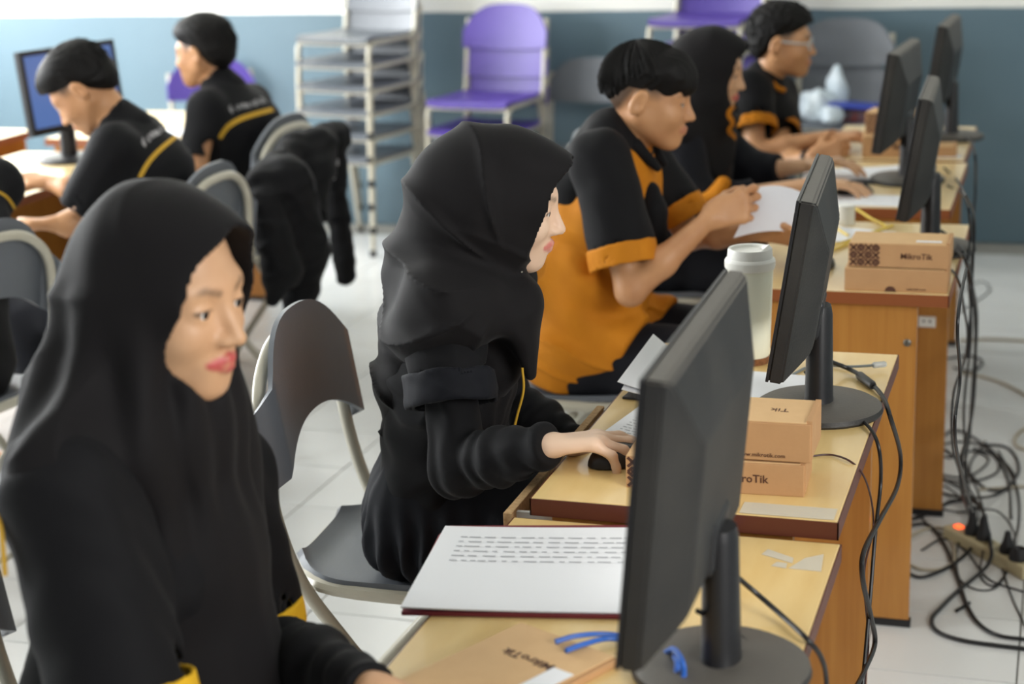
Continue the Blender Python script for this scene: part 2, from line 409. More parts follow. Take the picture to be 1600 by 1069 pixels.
# stacks along the back wall
for k in range(6):
    chair('s', -3.22+.004*(k % 2), 7.62+.006*k, R(-104), ['lowest', 'second', 'third', 'fourth', 'fifth', 'topmost'][k]+' grey chair from the floor in the tall grey stack', k*.110, 'stacked grey chairs')
for k in range(3):
    chair('p', -2.57, 7.60+.006*k, R(-99), ['lowest', 'middle', 'topmost'][k]+' purple chair in the low stack beside the grey stack', k*.130, 'stacked purple chairs')
chair('s', -2.15, 7.70, R(-92), 'single grey chair at the wall right of the purple stack', 0, 'grey chairs along the wall')
for k in range(6):
    chair('p', -1.53, 7.60+.005*k, R(-96), ['lowest', 'second', 'third', 'fourth', 'fifth', 'topmost'][k]+' purple chair in the stack behind the hijab girl with lanyard', k*.124, 'purple chairs behind the girl')
chair('s', -.97, 7.64, R(-94), 'grey chair at the wall holding plastic bags', .18, 'grey chairs along the wall')
chair('s', -.97, 7.64, R(-94), 'lower grey chair beneath the chair with plastic bags', 0, 'grey chairs along the wall')
chair('p', -4.03, 7.72, R(-60), 'purple chair half hidden behind the boy with bare neck', 0, 'purple chairs along the wall')
# ------------------------------------------------------------------ monitors
SCR = mat('blue lit screen', (.02, .05, .12), .25, emit=(srgb(104, 132, 200), .6))
SCRD = mat('dark screen', (.01, .012, .016), .15)
LOGO = mat('grey logo', srgb(120, 120, 122), .4, metal=.4)
def monitor(x, y, z, yaw, tilt, label, wd=.46, ht=.285, lift=.115, lit=False, dusty=True):
    """screen faces local -X"""
    t = tag(empty('monitor', (x, y, z), yaw), label, 'monitor', 'black flat monitors')
    b = MB(); b.lathe([(0, 0), (.108, 0), (.11, .004), (.108, .012), (.098, .018), (.04, .021), (0, .021)], 40); b.build('base', DUST if dusty else BLKP, t, True, .6)
    b = MB(); n = 20; prof = []
    for i, zz in enumerate((.018, .03, lift+.06, lift+.075)):
        rr = (.036, .034, .030, .026)[i]; prof.append((rr, zz))
    b.lathe(prof, 20, Matrix.Diagonal((.72, 1, 1, 1))); b.build('stand_neck', BLKP, t, True)
    M = Matrix.Translation((-.055, 0, lift)) @ Matrix.Rotation(tilt, 4, 'Y')
    p = empty('panel'); p.parent = t
    # shell: slab with a raised, sloped back
    h = MB(); w = wd/2
    sec = [(-.012, w, 0, ht), (.010, w, 0, ht), (.016, w-.012, .006, ht-.004), (.040, w-.07, .03, ht-.075), (.046, w-.085, .04, ht-.09)]
    V = []; F = []
    for d, ww, lo, hi in sec: V += [M @ Vector(q) for q in ((d, -ww, lo), (d, ww, lo), (d, ww, hi), (d, -ww, hi))]
    for i in range(len(sec)-1):
        for k in range(4): F.append((i*4+k, i*4+(k+1) % 4, (i+1)*4+(k+1) % 4, (i+1)*4+k))
    F += [(3, 2, 1, 0), tuple(len(V)-4+k for k in range(4))]
    h.add(V, F); me = h.mesh('housing'); me.materials.append(DUST if dusty else BLKP)
    bpy.data.objects.remove(p)
    hs = link('housing', me, None, t)
    bm = bmesh.new(); bm.from_mesh(me); bmesh.ops.bevel(bm, geom=list(bm.edges), offset=.003, segments=2, affect='EDGES'); bm.to_mesh(me); bm.free()
    b = MB(); bz = .018
    for q in ((-w, w, 0, bz+.006), (-w, w, ht-bz, ht), (-w, -w+bz, bz+.006, ht-bz), (w-bz, w, bz+.006, ht-bz)): b.box(-.0165, -.0115, q[0], q[1], q[2], q[3], .001, M)
    b.build('bezel', BLKP, t)
    b = MB(); b.box(-.0135, -.0115, -w+bz, w-bz, bz+.006, ht-bz, 0, M); b.build('screen', SCR if lit else SCRD, t)
    b = MB(); b.box(.0, .05, -.05, .05, .03, .10, .008, M); b.build('hinge_block', BLKP, t)
    b = MB(); b.lathe([(0, 0), (.011, 0), (.011, .001), (0, .001)], 16, M @ frame((.0175, .10, ht-.035), (0, 1, 0), (0, 0, 1)) if False else M @ frame((.0155, 0, ht-.03), (0, 1, 0), (0, 0, 1))); b.build('logo', LOGO, t)
    return t
monitor(-.368, 1.905, D1Z, R(1), R(5.5), 'large dusty black monitor nearest the camera, seen from behind', .51, .33)
monitor(-.385, 2.885, DZ, R(4), R(9), 'black monitor standing beside the cream cup', ht=.30)
monitor(-.30, 4.22, DZ, R(2), R(9), 'black monitor right behind the two patterned boxes')
monitor(-.44, 5.17, DZ, R(-3), R(8), 'black monitor in front of the hijab girl with lanyard')
monitor(-.37, 6.02, DZ, R(-2), R(8), 'farthest black monitor against the dark blue wall')
monitor(-3.32, 5.25, DZ, R(168), R(6), 'black monitor with lit blue screen on left desk', lit=True, dusty=False)

# ------------------------------------------------------------------ cardboard boxes
def card_box(x, y, z, w, d, h, rz, label, pattern=True, text='MikroTik', text2=None, notch=False, lid_text=None, fold=True, group='cardboard router boxes', topm=CARDT):
    """front face is local -Y; w along x, d along y"""
    t = tag(empty('cardboard_box', (x, y, z), rz), label, 'box', group)
    b = MB(); b.box(-w/2, w/2, -d/2, d/2, 0, h-.002, .0015); body = b.build('carton', CARD, t)
    b = MB(); b.box(-w/2+.001, w/2-.006, -d/2+.001, d/2-.001, h-.002, h, .0008); lid = b.build('lid', topm, t)
    if fold:
        b = MB(); b.box(w/2-.007, w/2+.002, -d/2+.004, d/2-.004, .004, h+.003, .001); b.build('side_flap', CARD, t)
    yf = -d/2-.0002
    if pattern:   # woven diamond print at the left end of the front
        b = MB(); pw, ph = min(w*.3, h*1.15), h*.9
        x0 = -w/2+.003; n = 3; s = ph/n
        def bar(ax, az, bx, bz, th=.0022):
            a = Vector((ax, 0, az)); c = Vector((bx, 0, bz)); dv = (c-a).normalized(); nn = Vector((-dv.z, 0, dv.x))*th
            V = [a+nn, c+nn, c-nn, a-nn]; b.add([Vector((q.x, yf-.0003, q.z)) for q in V]+[Vector((q.x, yf+.0004, q.z)) for q in V], [(0, 1, 2, 3), (7, 6, 5, 4), (0, 4, 5, 1), (1, 5, 6, 2), (2, 6, 7, 3), (3, 7, 4, 0)])
        nx = max(2, int(round(pw/s)))
        for i in range(nx):
            for j in range(n):
                cx, cz = x0+(i+.5)*s, h*.05+(j+.5)*s; q = s*.48
                if (i+j) % 2 == 0:
                    bar(cx-q, cz-q, cx+q, cz+q); bar(cx-q, cz+q, cx+q, cz-q)
                else:
                    bar(cx-q, cz, cx, cz+q); bar(cx, cz+q, cx+q, cz); bar(cx+q, cz, cx, cz-q); bar(cx, cz-q, cx-q, cz); bar(cx-.0025, cz, cx+.0025, cz, .0028)
        b.build('woven_print', PRINT, body)
    def put(s, size, lx, lz, face='f', bold=False):
        me = text_mesh(s, size, 'lettering', .0002, bold); me.materials.append(PRINT); o = link('lettering', me, None, body if face == 'f' else lid)
        if face == 'f': o.matrix_local = frame((lx, yf-.0003, lz), (1, 0, 0), (0, 0, 1))
        else: o.matrix_local = frame((lx, lz, h+.0003), (-1, 0, 0), (0, -1, 0))
    if text: put(text, h*.34, w*.18, h*.48, 'f', True)
    if text2: put(text2, h*.15, w*.2, h*.14)
    if notch:
        b = MB(); poly = [(math.cos(a)*.012, math.sin(a)*.012) for a in [PI*k/10 for k in range(11)]]
        b.prism(poly, -.0004, .0004, frame((-w*.05, yf-.0001, .001), (1, 0, 0), (0, 0, 1))); b.build('thumb_notch', PRINT, body)
    if lid_text: put(lid_text, h*.35, w*.28, 0, 't')
    return t
# desk with the cup
card_box(-.486, 2.502, DZ, .272, .115, .052, R(3), 'lower cardboard box behind the nearest monitor, lettering on side')
card_box(-.462, 2.51, DZ+.0545, .245, .12, .062, R(1), 'upper cardboard box with flap leaning over, behind nearest monitor', pattern=False, text=None, text2='www.mikrotik.com', lid_text='Tik')
# desk with yellow cables
card_box(-.341, 3.838, DZ, .222, .12, .052, R(1), 'lower plain cardboard box with thumb notch at desk corner', pattern=False, text=None, text2='mikrotik.com', notch=True)
card_box(-.336, 3.842, DZ+.0545, .216, .125, .054, R(0), 'upper patterned cardboard box on the plain notched box')
b = MB(); b.box(-.31+.01, -.245, 3.80, 3.815, DZ+.1092, DZ+.1096); tag(b.build('paper_strip', PAPER), 'thin white strip of tape on top of patterned box', 'tape')
# far desk
card_box(-.525, 5.66, DZ, .20, .12, .068, R(8), 'lower orange brown box by the hands of the glasses boy', pattern=False, text='MikroTik')
card_box(-.52, 5.68, DZ+.0705, .18, .12, .07, R(-6), 'upper woven print box by the hands of the glasses boy', pattern=True, text=None)
card_box(-.40, 5.66, DZ, .14, .10, .035, R(4), 'low orange box behind the far desk monitor', pattern=False, text=None)
# nearest desk
card_box(-.622, 1.815, D1Z, .165, .25, .012, R(-26), 'flat light cardboard box lying at the front of nearest desk', pattern=False, text=None, lid_text='', fold=False)
me = text_mesh('MikroTik', .022, 'lettering', .0002, True); me.materials.append(PRINT); o = link('lettering', me, None, [q for q in bpy.data.objects if q.get('label', '').startswith('flat light')][0]); o.matrix_local = frame((.0, .05, .0124), (-1, 0, 0), (0, -1, 0))
b = MB(); b.box(-.016, .016, -.04, .04, 0, .0006); s = tag(b.build('paper_sticker', PAPER), 'white label strip lying on flat cardboard box', 'label'); s.matrix_world = Matrix.Translation((-.565, 1.80, D1Z+.0128)) @ Matrix.Rotation(R(-26), 4, 'Z')

# ------------------------------------------------------------------ cup
t = tag(empty('coffee_cup', (-.556, 3.17, DZ)), 'tall cream tumbler with white sip lid and cork base', 'cup')
CUPM = mat('cream ceramic', srgb(244, 245, 226), .35, spec=.5); LIDM = mat('white lid plastic', srgb(240, 240, 234), .4)
b = MB(); b.lathe([(0, 0), (.034, 0), (.0355, .002), (.036, .012), (0, .012)], 40); b.build('cork_base', mat('cork', srgb(150, 100, 62), .9, noise=(120, srgb(110, 70, 40), .2)), t, True)
b = MB(); b.lathe([(0, .012), (.0345, .012), (.0365, .016), (.0415, .165), (.0405, .168), (0, .168)], 48); b.build('cup_body', CUPM, t, True, .6)
b = MB(); b.lathe([(0, .164), (.0435, .164), (.0452, .168), (.0452, .178), (.0435, .181), (.0405, .183), (.0395, .196), (.0385, .199), (.034, .1985), (.033, .194), (0, .194)], 48); lid = b.build('sip_lid', LIDM, t, True, .5)
def spout(u, v):
    a = -.9+1.8*u; r = .0395-.017*v
    return (r*math.cos(a)*1.0, r*math.sin(a), .194+.011*math.sin(PI*min(1, v*1.1+.05))*math.cos(a*1.4))
b = MB(); b.grid(14, 8, spout, .004); b.build('spout', LIDM, lid, True)
t.scale = (1.06, 1.06, 1.12)

# ------------------------------------------------------------------ papers
def sheet(corners, label, lift=0, thick=.0008, curl=None, lines=0, mat_=PAPER, name='paper_sheet', cat='paper', group=None, rows=(.15, .85), parent_none=True):
    """four corners: near-left, near-right, far-right, far-left"""
    A, B, Cc, D = [Vector(c) for c in corners]
    def fn(u, v):
        p = (A*(1-u)+B*u)*(1-v)+(D*(1-u)+Cc*u)*v
        z = curl(u, v) if curl else 0
        return p+Vector((0, 0, z+lift))
    b = MB(); b.grid(14, 14, lambda u, v: fn(u, v), thick); o = tag(b.build(name, mat_, None, True), label, cat, group)
    if lines:
        rnd = random.Random(hash(label) % 1000 if False else len(label))
        k = MB()
        for i in range(lines):
            v = rows[0]+(rows[1]-rows[0])*i/max(1, lines-1); u = .1
            while u < .86:
                w = rnd.uniform(.02, .07); q = [fn(u, v), fn(min(.9, u+w), v), fn(min(.9, u+w), v+.012), fn(u, v+.012)]
                q = [p+Vector((0, 0, .0006)) for p in q]; k.add(q, [(0, 1, 2, 3)]); u += w+rnd.uniform(.01, .03)
        if k.v: k.build('print_lines', INK, o)
    return o
z1 = D1Z
RED = mat('red notebook edge', srgb(120, 40, 50), .6)
b = MB(); b.prism([(-.81, 1.968), (-.49, 2.03), (-.545, 2.352), (-.852, 2.28), (-.856, 2.24)], z1+.001, z1+.006); tag(b.build('notebook', RED), 'red edged folder under the white sheets on nearest desk', 'folder')
sheet([(-.812, 1.97, z1+.0085), (-.49, 2.035, z1+.0085), (-.548, 2.335, z1+.0085), (-.853, 2.262, z1+.0085)], 'large white printed sheet on the nearest desk', thick=.002, lines=6, rows=(.55, .85), curl=lambda u, v: .0+.004*(1-u)**3)
sheet([(-.790, 2.46, .752), (-.60, 2.47, .752), (-.60, 2.72, .752), (-.790, 2.72, .752)], 'white paper lying in the pulled out keyboard tray', thick=.001)
sheet([(-.735, 2.60, DZ+.002), (-.56, 2.54, DZ+.002), (-.50, 2.78, DZ+.002), (-.68, 2.84, DZ+.002)], 'printed form sheet beside the hand of the middle woman', thick=.001, lines=16, curl=lambda u, v: .012*(1-u)**2*v)
CLIPB = mat('dark clipboard', (.02, .022, .026), .5)
b = MB(); b.box(-.15, .15, -.11, .11, 0, .004, .001); o = tag(b.build('clipboard', CLIPB), 'dark clipboard under the loose papers near the cream cup', 'clipboard'); o.matrix_world = Matrix.Translation((-.575, 2.975, DZ+.001)) @ Matrix.Rotation(R(-6), 4, 'Z')
c = MB(); c.tube(catmull([(-.135, -.03, .006), (-.145, -.02, .022), (-.145, .02, .022), (-.135, .03, .006)], 6), .0022, 8); cc = c.build('wire_clip', SCREW, o, True)
sheet([(-.735, 2.875, DZ+.007), (-.43, 2.86, DZ+.007), (-.42, 3.07, DZ+.007), (-.74, 3.06, DZ+.007)], 'loose white sheets with lifted corners on dark clipboard', thick=.0015, curl=lambda u, v: .035*max(0, .35-u)**1.5/.2*(.4+.6*v))
sheet([(-.745, 2.885, DZ+.012), (-.43, 2.865, DZ+.010), (-.42, 3.06, DZ+.010), (-.725, 3.085, DZ+.012)], 'top white sheet with curled corner on dark clipboard', thick=.001, curl=lambda u, v: .055*max(0, .35-u)**1.5/.2*(.35+.65*v))
sheet([(-.60, 4.30, DZ+.002), (-.43, 4.26, DZ+.002), (-.40, 4.42, DZ+.002), (-.56, 4.47, DZ+.002)], 'white slip behind yellow cables on the boxes desk', thick=.001)
sheet([(-.70, 4.765, DZ+.002), (-.36, 4.765, DZ+.002), (-.36, 4.93, DZ+.002), (-.70, 4.93, DZ+.002)], 'printed white page at near edge of the mouse girl desk', thick=.001, lines=5)
b = MB(); b.box(-.17, .17, -.12, .12, 0, .005, .001); o = tag(b.build('clipboard', CLIPB), 'black clipboard beyond the mouse on the girl desk', 'clipboard'); o.matrix_world = Matrix.Translation((-.555, 5.22, DZ+.001)) @ Matrix.Rotation(R(10), 4, 'Z')
sheet([(-.74, 5.10, DZ+.008), (-.42, 5.16, DZ+.008), (-.46, 5.36, DZ+.008), (-.76, 5.30, DZ+.008)], 'white page on black clipboard beyond the mouse', thick=.001, curl=lambda u, v: .01*u*u)
sheet([(-.40, 5.60, DZ+.002), (-.31, 5.60, DZ+.002), (-.31, 5.66, DZ+.002), (-.40, 5.66, DZ+.002)], 'small white paper at right end of the farthest desk', thick=.001)
sheet([(-.43, 2.366, DZ+.001), (-.292, 2.366, DZ+.001), (-.292, 2.412, DZ+.001), (-.43, 2.412, DZ+.001)], 'torn printed paper glued to the desk edge under boxes', thick=.0004, lines=4, mat_=mat('worn label', srgb(206, 196, 176), .8))
# torn stickers on the nearest desk
for k, (pts, lb) in enumerate(([((1232, 888), (1283, 893), (1287, 866), (1258, 872)), 'torn white sticker remnant near right edge of nearest desk'],
      [((1190, 866), (1238, 880), (1240, 872), (1200, 858)), 'thin torn sticker strip on nearest desk'],
      [((1205, 884), (1228, 888), (1230, 880), (1214, 878)), 'tiny torn sticker flake on nearest desk'])):
    q = [on(px, py, z1+.0006) for px, py in pts]; b = MB(); b.add([Vector((p.x, p.y, z1+.0002)) for p in q]+q, [(3, 2, 1, 0), (4, 5, 6, 7), (0, 1, 5, 4), (1, 2, 6, 5), (2, 3, 7, 6), (3, 0, 4, 7)])
    tag(b.build('torn_sticker', mat('worn label', None)), lb, 'sticker', 'torn stickers on the nearest desk')
# left row
sheet([(-3.44, 4.52, DZ+.004), (-3.12, 4.56, DZ+.004), (-3.12, 4.86, DZ+.004), (-3.46, 4.80, DZ+.004)], 'stack of white papers under the bending boy on left desk', thick=.006)
sheet([(-3.64, 4.43, DZ+.003), (-3.46, 4.43, DZ+.003), (-3.47, 4.62, DZ+.003), (-3.64, 4.62, DZ+.003)], 'white sheet at the left picture edge under black gadget', thick=.001)
sheet([(-3.40, 5.78, DZ+.003), (-3.2, 5.78, DZ+.003), (-3.2, 6.0, DZ+.003), (-3.4, 6.0, DZ+.003)], 'small white paper behind the bending boy', thick=.002)

# ------------------------------------------------------------------ mice and small gadgets
def mouse(x, y, z, rz, label):
    t = tag(empty('computer_mouse', (x, y, z), rz), label, 'mouse', 'black computer mice')
    def top(u, v):
        a = 2*PI*u; ph = PI/2*v
        return (.055*math.cos(a)*math.cos(ph), .031*math.sin(a)*math.cos(ph)*(1-.08*math.cos(a)), .002+.033*math.sin(ph)*(1-.15*math.cos(a)*math.cos(ph)))
    b = MB(); b.grid(28, 8, top); b.build('shell', BLKP, t, True)
    b = MB(); b.tube([(.028, -.004, .027), (.028, .004, .027)], .006, 12); b.build('scroll_wheel', RUB, t, True)
    return t
mouse(-.655, 2.545, DZ, R(38), 'black mouse under the hand of the middle woman')
mouse(-.565, 4.945, DZ, R(25), 'black mouse under the hand of the lanyard girl')
mouse(*on(1283, 418, DZ)[:2], DZ, R(80), 'black mouse beside the cream cup on the boxes desk')
b = MB(); b.box(-.05, .05, -.03, .03, 0, .022, .006); g = tag(b.build('adapter', BLKP), 'small black gadget on papers at left edge', 'gadget'); g.location = (-3.42, 4.5, DZ+.0045)
b = MB(); b.box(-.045, .045, -.02, .02, 0, .02, .005); g2 = tag(b.build('adapter', BLKP), 'flat black gadget near foot of the lit monitor', 'gadget'); g2.location = (-3.56, 4.86, DZ)
b = MB(); b.lathe([(0, 0), (.026, 0), (.026, .05), (.024, .052), (0, .052)], 24); o = tag(b.build('white_tub', LIDM, None, True), 'small white tub behind yellow cable loops', 'tub'); o.location = on(1320, 350, DZ)

# things on the wall chair
BAG = mat('white plastic bag', srgb(216, 226, 232), .4, noise=(14, srgb(190, 206, 218), .3))
def blob(c, r, seed, amp=.25):
    rnd = np.random.RandomState(seed); W_ = rnd.randn(6, 3)*2.2; ph = rnd.rand(6)*6
    def fn(u, v):
        th, ph_ = 2*PI*u, PI*(v-.5)
        d = np.array((math.cos(th)*math.cos(ph_), math.sin(th)*math.cos(ph_), math.sin(ph_)))
        k = 1+amp*sum(math.sin(W_[i]@d*1.6+ph[i]) for i in range(6))/3
        return (c[0]+r[0]*d[0]*k, c[1]+r[1]*d[1]*k, max(c[2]+r[2]*d[2]*k, c[2]-r[2]*.75))
    b = MB(); b.grid(30, 16, fn); return b
zs = .18+.462
tag(blob((-1.03, 7.52, zs+.058), (.075, .07, .075), 3).build('plastic_bag', BAG, None, True), 'crumpled white plastic bag at left on the wall chair', 'bag', 'plastic bags on the wall chair')
tag(blob((-.955, 7.58, zs+.088), (.055, .06, .115), 5).build('plastic_bag', BAG, None, True), 'upright knotted white plastic bag on the wall chair', 'bag', 'plastic bags on the wall chair')
tag(blob((-.955, 7.45, zs+.032), (.05, .04, .042), 9, .12).build('plastic_bag', BAG, None, True), 'small tied white bag at front of the wall chair', 'bag', 'plastic bags on the wall chair')
b = MB(); b.box(-.09, .09, -.05, .05, 0, .05, .006); o = tag(b.build('snack_pack', mat('red wrapper', srgb(120, 44, 40), .4, noise=(30, srgb(90, 80, 90), .1))), 'red wrapped pack under the blue tray', 'pack'); o.location = (-.85, 7.52, zs-.001)
b = MB(); b.prism([(-.1, -.06), (.1, -.05), (.11, .06), (-.09, .055)], 0, .016, Matrix.Rotation(R(4), 4, 'Y')); o = tag(b.build('blue_tray', mat('blue plastic', srgb(58, 76, 170), .4)), 'flat blue plastic item beside the white bags', 'tray'); o.location = (-.87, 7.5, zs+.062)
# ------------------------------------------------------------------ cables
def cable(pts, r, label, m=CABLE, extra=None, group=None, n=8):
    b = MB(); b.tube(catmull(pts, 7), r, n); o = tag(b.build('cable', m, None, True), label, 'cable', group)
    for (p, q, rr, mm, nm) in (extra or []):
        e = MB(); e.tube([p, Vector(p)*.9+Vector(q)*.1, Vector(p)*.1+Vector(q)*.9, q], [rr*.8, rr, rr, rr*.8], 10); e.build(nm, mm, o, True)
    return o
xw = -.262
z2 = DZ+.005
def ax(px, py, x):
    d = _F + (px-800)/FPX*_R - (py-534.5)/FPX*_U
    return Vector((0, 0, CH)) + d*(x/d.x)
# from the monitor by the cup, over the right edge and down
p = [on(1262, 548, z2+.05), on(1290, 562, z2+.03), on(1325, 576, z2+.006), on(1352, 592, z2+.004), on(1378, 618, z2), ax(1392, 655, xw), ax(1407, 712, xw), ax(1402, 760, xw), ax(1375, 812, xw), ax(1350, 862, xw), ax(1348, 905, xw), ax(1360, 960, xw), ax(1367, 1005, xw), ax(1350, 1050, xw), ax(1322, 1110, xw), ax(1310, 1200, xw)]
cable(p, .0042, 'thick black monitor cable with ferrite bead over the cup desk edge', extra=[(on(1342, 586, z2+.004), on(1364, 603, z2+.004), .0085, CABLE, 'ferrite_bead')])
p = [on(1258, 580, z2+.06), on(1275, 606, z2+.03), on(1302, 628, z2+.01), on(1338, 650, z2), on(1362, 673, z2), ax(1374, 705, xw-.004), ax(1376, 755, xw-.004), ax(1368, 830, xw-.004), ax(1360, 930, xw-.004), ax(1354, 1000, xw-.004), ax(1348, 1069, xw-.004), ax(1340, 1190, xw-.004)]
cable(p, .0032, 'thinner black cable hanging close beside the thick monitor cable')
p = [on(1266, 713, z2-.002), on(1300, 711, z2-.002), on(1330, 722, z2-.002), ax(1350, 745, -.278), ax(1362, 785, -.276), ax(1364, 830, -.274), ax(1350, 900, -.272), ax(1357, 1000, -.272), ax(1352, 1069, -.272), ax(1350, 1180, -.272)]
cable(p, .0017, 'thin brown wire coming from under the upper box', mat('brown wire', srgb(70, 40, 36), .5))
# ethernet patch cord with clear plug
ETH = mat('grey patch cord', srgb(118, 126, 128), .5); CLEAR = mat('clear plug plastic', srgb(214, 220, 222), .15, trans=.5)
a, bb = on(1290, 571, DZ+.004), on(1366, 571, DZ+.012)
cable([on(1230, 590, DZ+.003), on(1262, 574, DZ+.003), a, on(1330, 573, DZ+.006), bb], .0026, 'grey network patch cord with clear plug on cup desk', ETH, extra=[(on(1364, 571, DZ+.012), on(1384, 569, DZ+.012), .0058, CLEAR, 'clear_plug')])
# nearest monitor
z3 = D1Z+.006
p = [on(1090, 955, z3+.09), on(1130, 975, z3+.02), on(1175, 1010, z3+.01), on(1215, 1045, z3+.003), on(1240, 1075, z3), ax(1262, 1120, -.262), ax(1265, 1250, -.262)]
cable(p, .0035, 'black signal cable crossing the base of nearest monitor')
p = [on(1150, 900, z3+.05), on(1185, 930, z3+.02), on(1225, 965, z3+.004), on(1262, 1000, z3), ax(1284, 1030, -.264), ax(1292, 1075, -.264), ax(1296, 1200, -.264)]
cable(p, .0035, 'dark cable running over right edge of nearest desk')
BLUE = mat('blue network cable', srgb(48, 104, 196), .45)
cable([on(868, 1003, z3+.010), on(900, 994, z3+.012), on(945, 991, z3+.006), on(1000, 998, z3), on(1060, 1010, z3)], .0035, 'upper blue network cable in front of nearest monitor', BLUE, group='blue cables on nearest desk')
cable([on(884, 1017, z3+.010), on(915, 1006, z3+.010), on(955, 998, z3+.004), on(1010, 1008, z3), on(1060, 1022, z3)], .0035, 'lower blue network cable in front of nearest monitor', BLUE, group='blue cables on nearest desk')
cable([on(1040, 1020, z3+.01), on(1053, 1015, z3+.03), on(1066, 1035, z3+.03), on(1068, 1062, z3+.01), on(1062, 1100, z3)], .0038, 'blue cable arching out beside base of nearest monitor', BLUE, group='blue cable bends at nearest monitor')
cable([on(1050, 1025, z3+.005), on(1058, 1032, z3+.02), on(1056, 1055, z3+.01), on(1046, 1090, z3)], .0038, 'inner blue cable bend beside base of nearest monitor', BLUE, group='blue cable bends at nearest monitor')
cable([on(1148, 826, DZ-.02), on(1136, 845, D1Z+.02), on(1130, 870, D1Z+.006)], .0035, 'short blue cable end behind nearest monitor', BLUE)
# yellow cables on the boxes desk
YEL = mat('yellow network cable', srgb(226, 196, 72), .45)
z4 = DZ+.005
cable([on(1296, 392, z4), on(1312, 386, z4), on(1340, 374, z4), on(1370, 362, z4), on(1384, 354, z4), on(1360, 341, z4), on(1335, 326, z4+.01), on(1312, 325, z4+.012), on(1300, 335, z4+.01), on(1303, 352, z4+.006), on(1325, 368, z4)], .0035, 'yellow network cable looped on desk behind the boxes', YEL, group='yellow cables')
cable([on(1294, 386, z4), on(1316, 379, z4+.002), on(1345, 369, z4), on(1372, 360, z4), on(1395, 352, z4)], .0035, 'straight yellow network cable below the loop', YEL, group='yellow cables')
# desk with the boxes: bundle down to the power strip
xb = -.205
def run(pts, x): return [ax(px, py, x) for px, py in pts]
cable([on(1455, 352, z4+.03), on(1478, 366, z4+.01), on(1496, 384, z4)]+run([(1506, 400), (1524, 470), (1526, 520), (1520, 600), (1515, 680), (1508, 740), (1528, 800), (1540, 850)], xb), .004, 'black ferrite cable falling from the boxes desk', extra=[(on(1494, 381, z4), ax(1508, 402, xb), .008, CABLE, 'ferrite_bead')], group='black cables behind the boxes desk')
cable([on(1482, 400, z4), on(1492, 392, z4)]+run([(1508, 405), (1518, 440), (1524, 520), (1522, 620), (1512, 680), (1502, 720), (1506, 780), (1534, 840)], xb+.008), .0042, 'thick black power cable falling behind the plain box', group='black cables behind the boxes desk')
cable([on(1478, 418, z4), on(1490, 425, z4)]+run([(1500, 445), (1505, 475), (1512, 520), (1508, 560), (1490, 615), (1488, 690), (1500, 740), (1528, 830)], xb+.004), .003, 'thin black cable bowing left under the boxes desk', group='black cables behind the boxes desk')
cable(run([(1510, 420), (1500, 470), (1496, 520), (1500, 590), (1492, 660), (1498, 720), (1520, 800)], xb+.05), .003, 'dark cable hanging furthest behind the bundle', group='black cables behind the boxes desk')
cable([on(1480, 290, DZ+.01), on(1500, 300, z4)]+run([(1512, 320), (1516, 370), (1512, 420), (1518, 520), (1506, 640), (1512, 760)], xb), .003, 'black cable falling from the lanyard girl desk', group='black cables of the farther desks')
cable([on(1475, 262, DZ+.02), on(1494, 280, z4)]+run([(1506, 300), (1522, 340), (1520, 420), (1512, 560)], xb+.01), .003, 'second black cable over the edge of the lanyard girl desk', group='black cables of the farther desks')
cable([on(1490, 205, DZ+.02), on(1508, 214, z4)]+run([(1522, 235), (1524, 300), (1518, 380), (1520, 480)], -.24), .0035, 'black cable falling from the farthest desk', group='black cables of the farther desks')
# floor tangle
def fl(pts, r, label, m=CABLE, z=None, group='floor cables'): return cable([on(px, py, (z or r)+.0005+((h[0]) if h else 0)) for (px, py, *h) in pts], r, label, m, group=group)
fl([(1415, 815), (1455, 800), (1490, 783), (1530, 790, .03), (1548, 850, .04), (1545, 880, .02), (1520, 905), (1495, 925), (1470, 950), (1456, 968), (1464, 986), (1500, 1000), (1560, 1009), (1640, 1018)], .0052, 'thick black floor cable making a sharp bend near bottom right')
fl([(1417, 822), (1450, 820), (1475, 850), (1490, 885), (1502, 920), (1512, 948), (1530, 975), (1560, 993), (1610, 1000)], .0048, 'black floor cable curving from desk foot to right edge')
fl([(1417, 895), (1440, 902), (1475, 890), (1505, 870), (1525, 845, .02), (1534, 810, .05)], .0045, 'black floor cable arcing in front of the power strip')
fl([(1425, 770), (1455, 790), (1500, 800), (1530, 788, .03), (1470, 745), (1436, 725)], .003, 'thin black cable loop by foot of boxes desk')
fl([(1422, 792), (1468, 758), (1520, 792, .03), (1560, 800, .03), (1585, 835, .02), (1580, 880), (1555, 915), (1532, 900), (1536, 860, .02)], .0026, 'thin looping wire around plugs of the power strip')
fl([(1520, 700), (1560, 715), (1585, 745), (1570, 765), (1535, 760), (1500, 720), (1470, 695), (1490, 672), (1530, 690), (1572, 740), (1580, 810, .02)], .0038, 'black cable coil lying beyond the power strip')
fl([(1440, 690), (1480, 715), (1520, 705), (1545, 720), (1510, 745), (1460, 738), (1436, 715)], .003, 'dark cable ring on floor beside the boxes desk')
fl([(1502, 835, .02), (1495, 865), (1500, 905), (1530, 922), (1560, 915), (1575, 880), (1570, 850, .02)], .0022, 'thin wire drooping under the power strip')
fl([(1560, 870), (1580, 930), (1605, 985)], .0022, 'thin straight wire heading to the bottom right corner')
fl([(1494, 955), (1505, 948), (1515, 942)], .004, 'short black cable end on the tiles')
fl([(1455, 700), (1500, 690), (1548, 702), (1560, 735), (1520, 752), (1470, 748), (1450, 728)], .0032, 'black cable loop between boxes desk and power strip')
fl([(1425, 745), (1470, 770), (1520, 778, .02), (1562, 770), (1592, 735), (1575, 700), (1530, 694)], .0042, 'black cable swinging around behind the plugs')
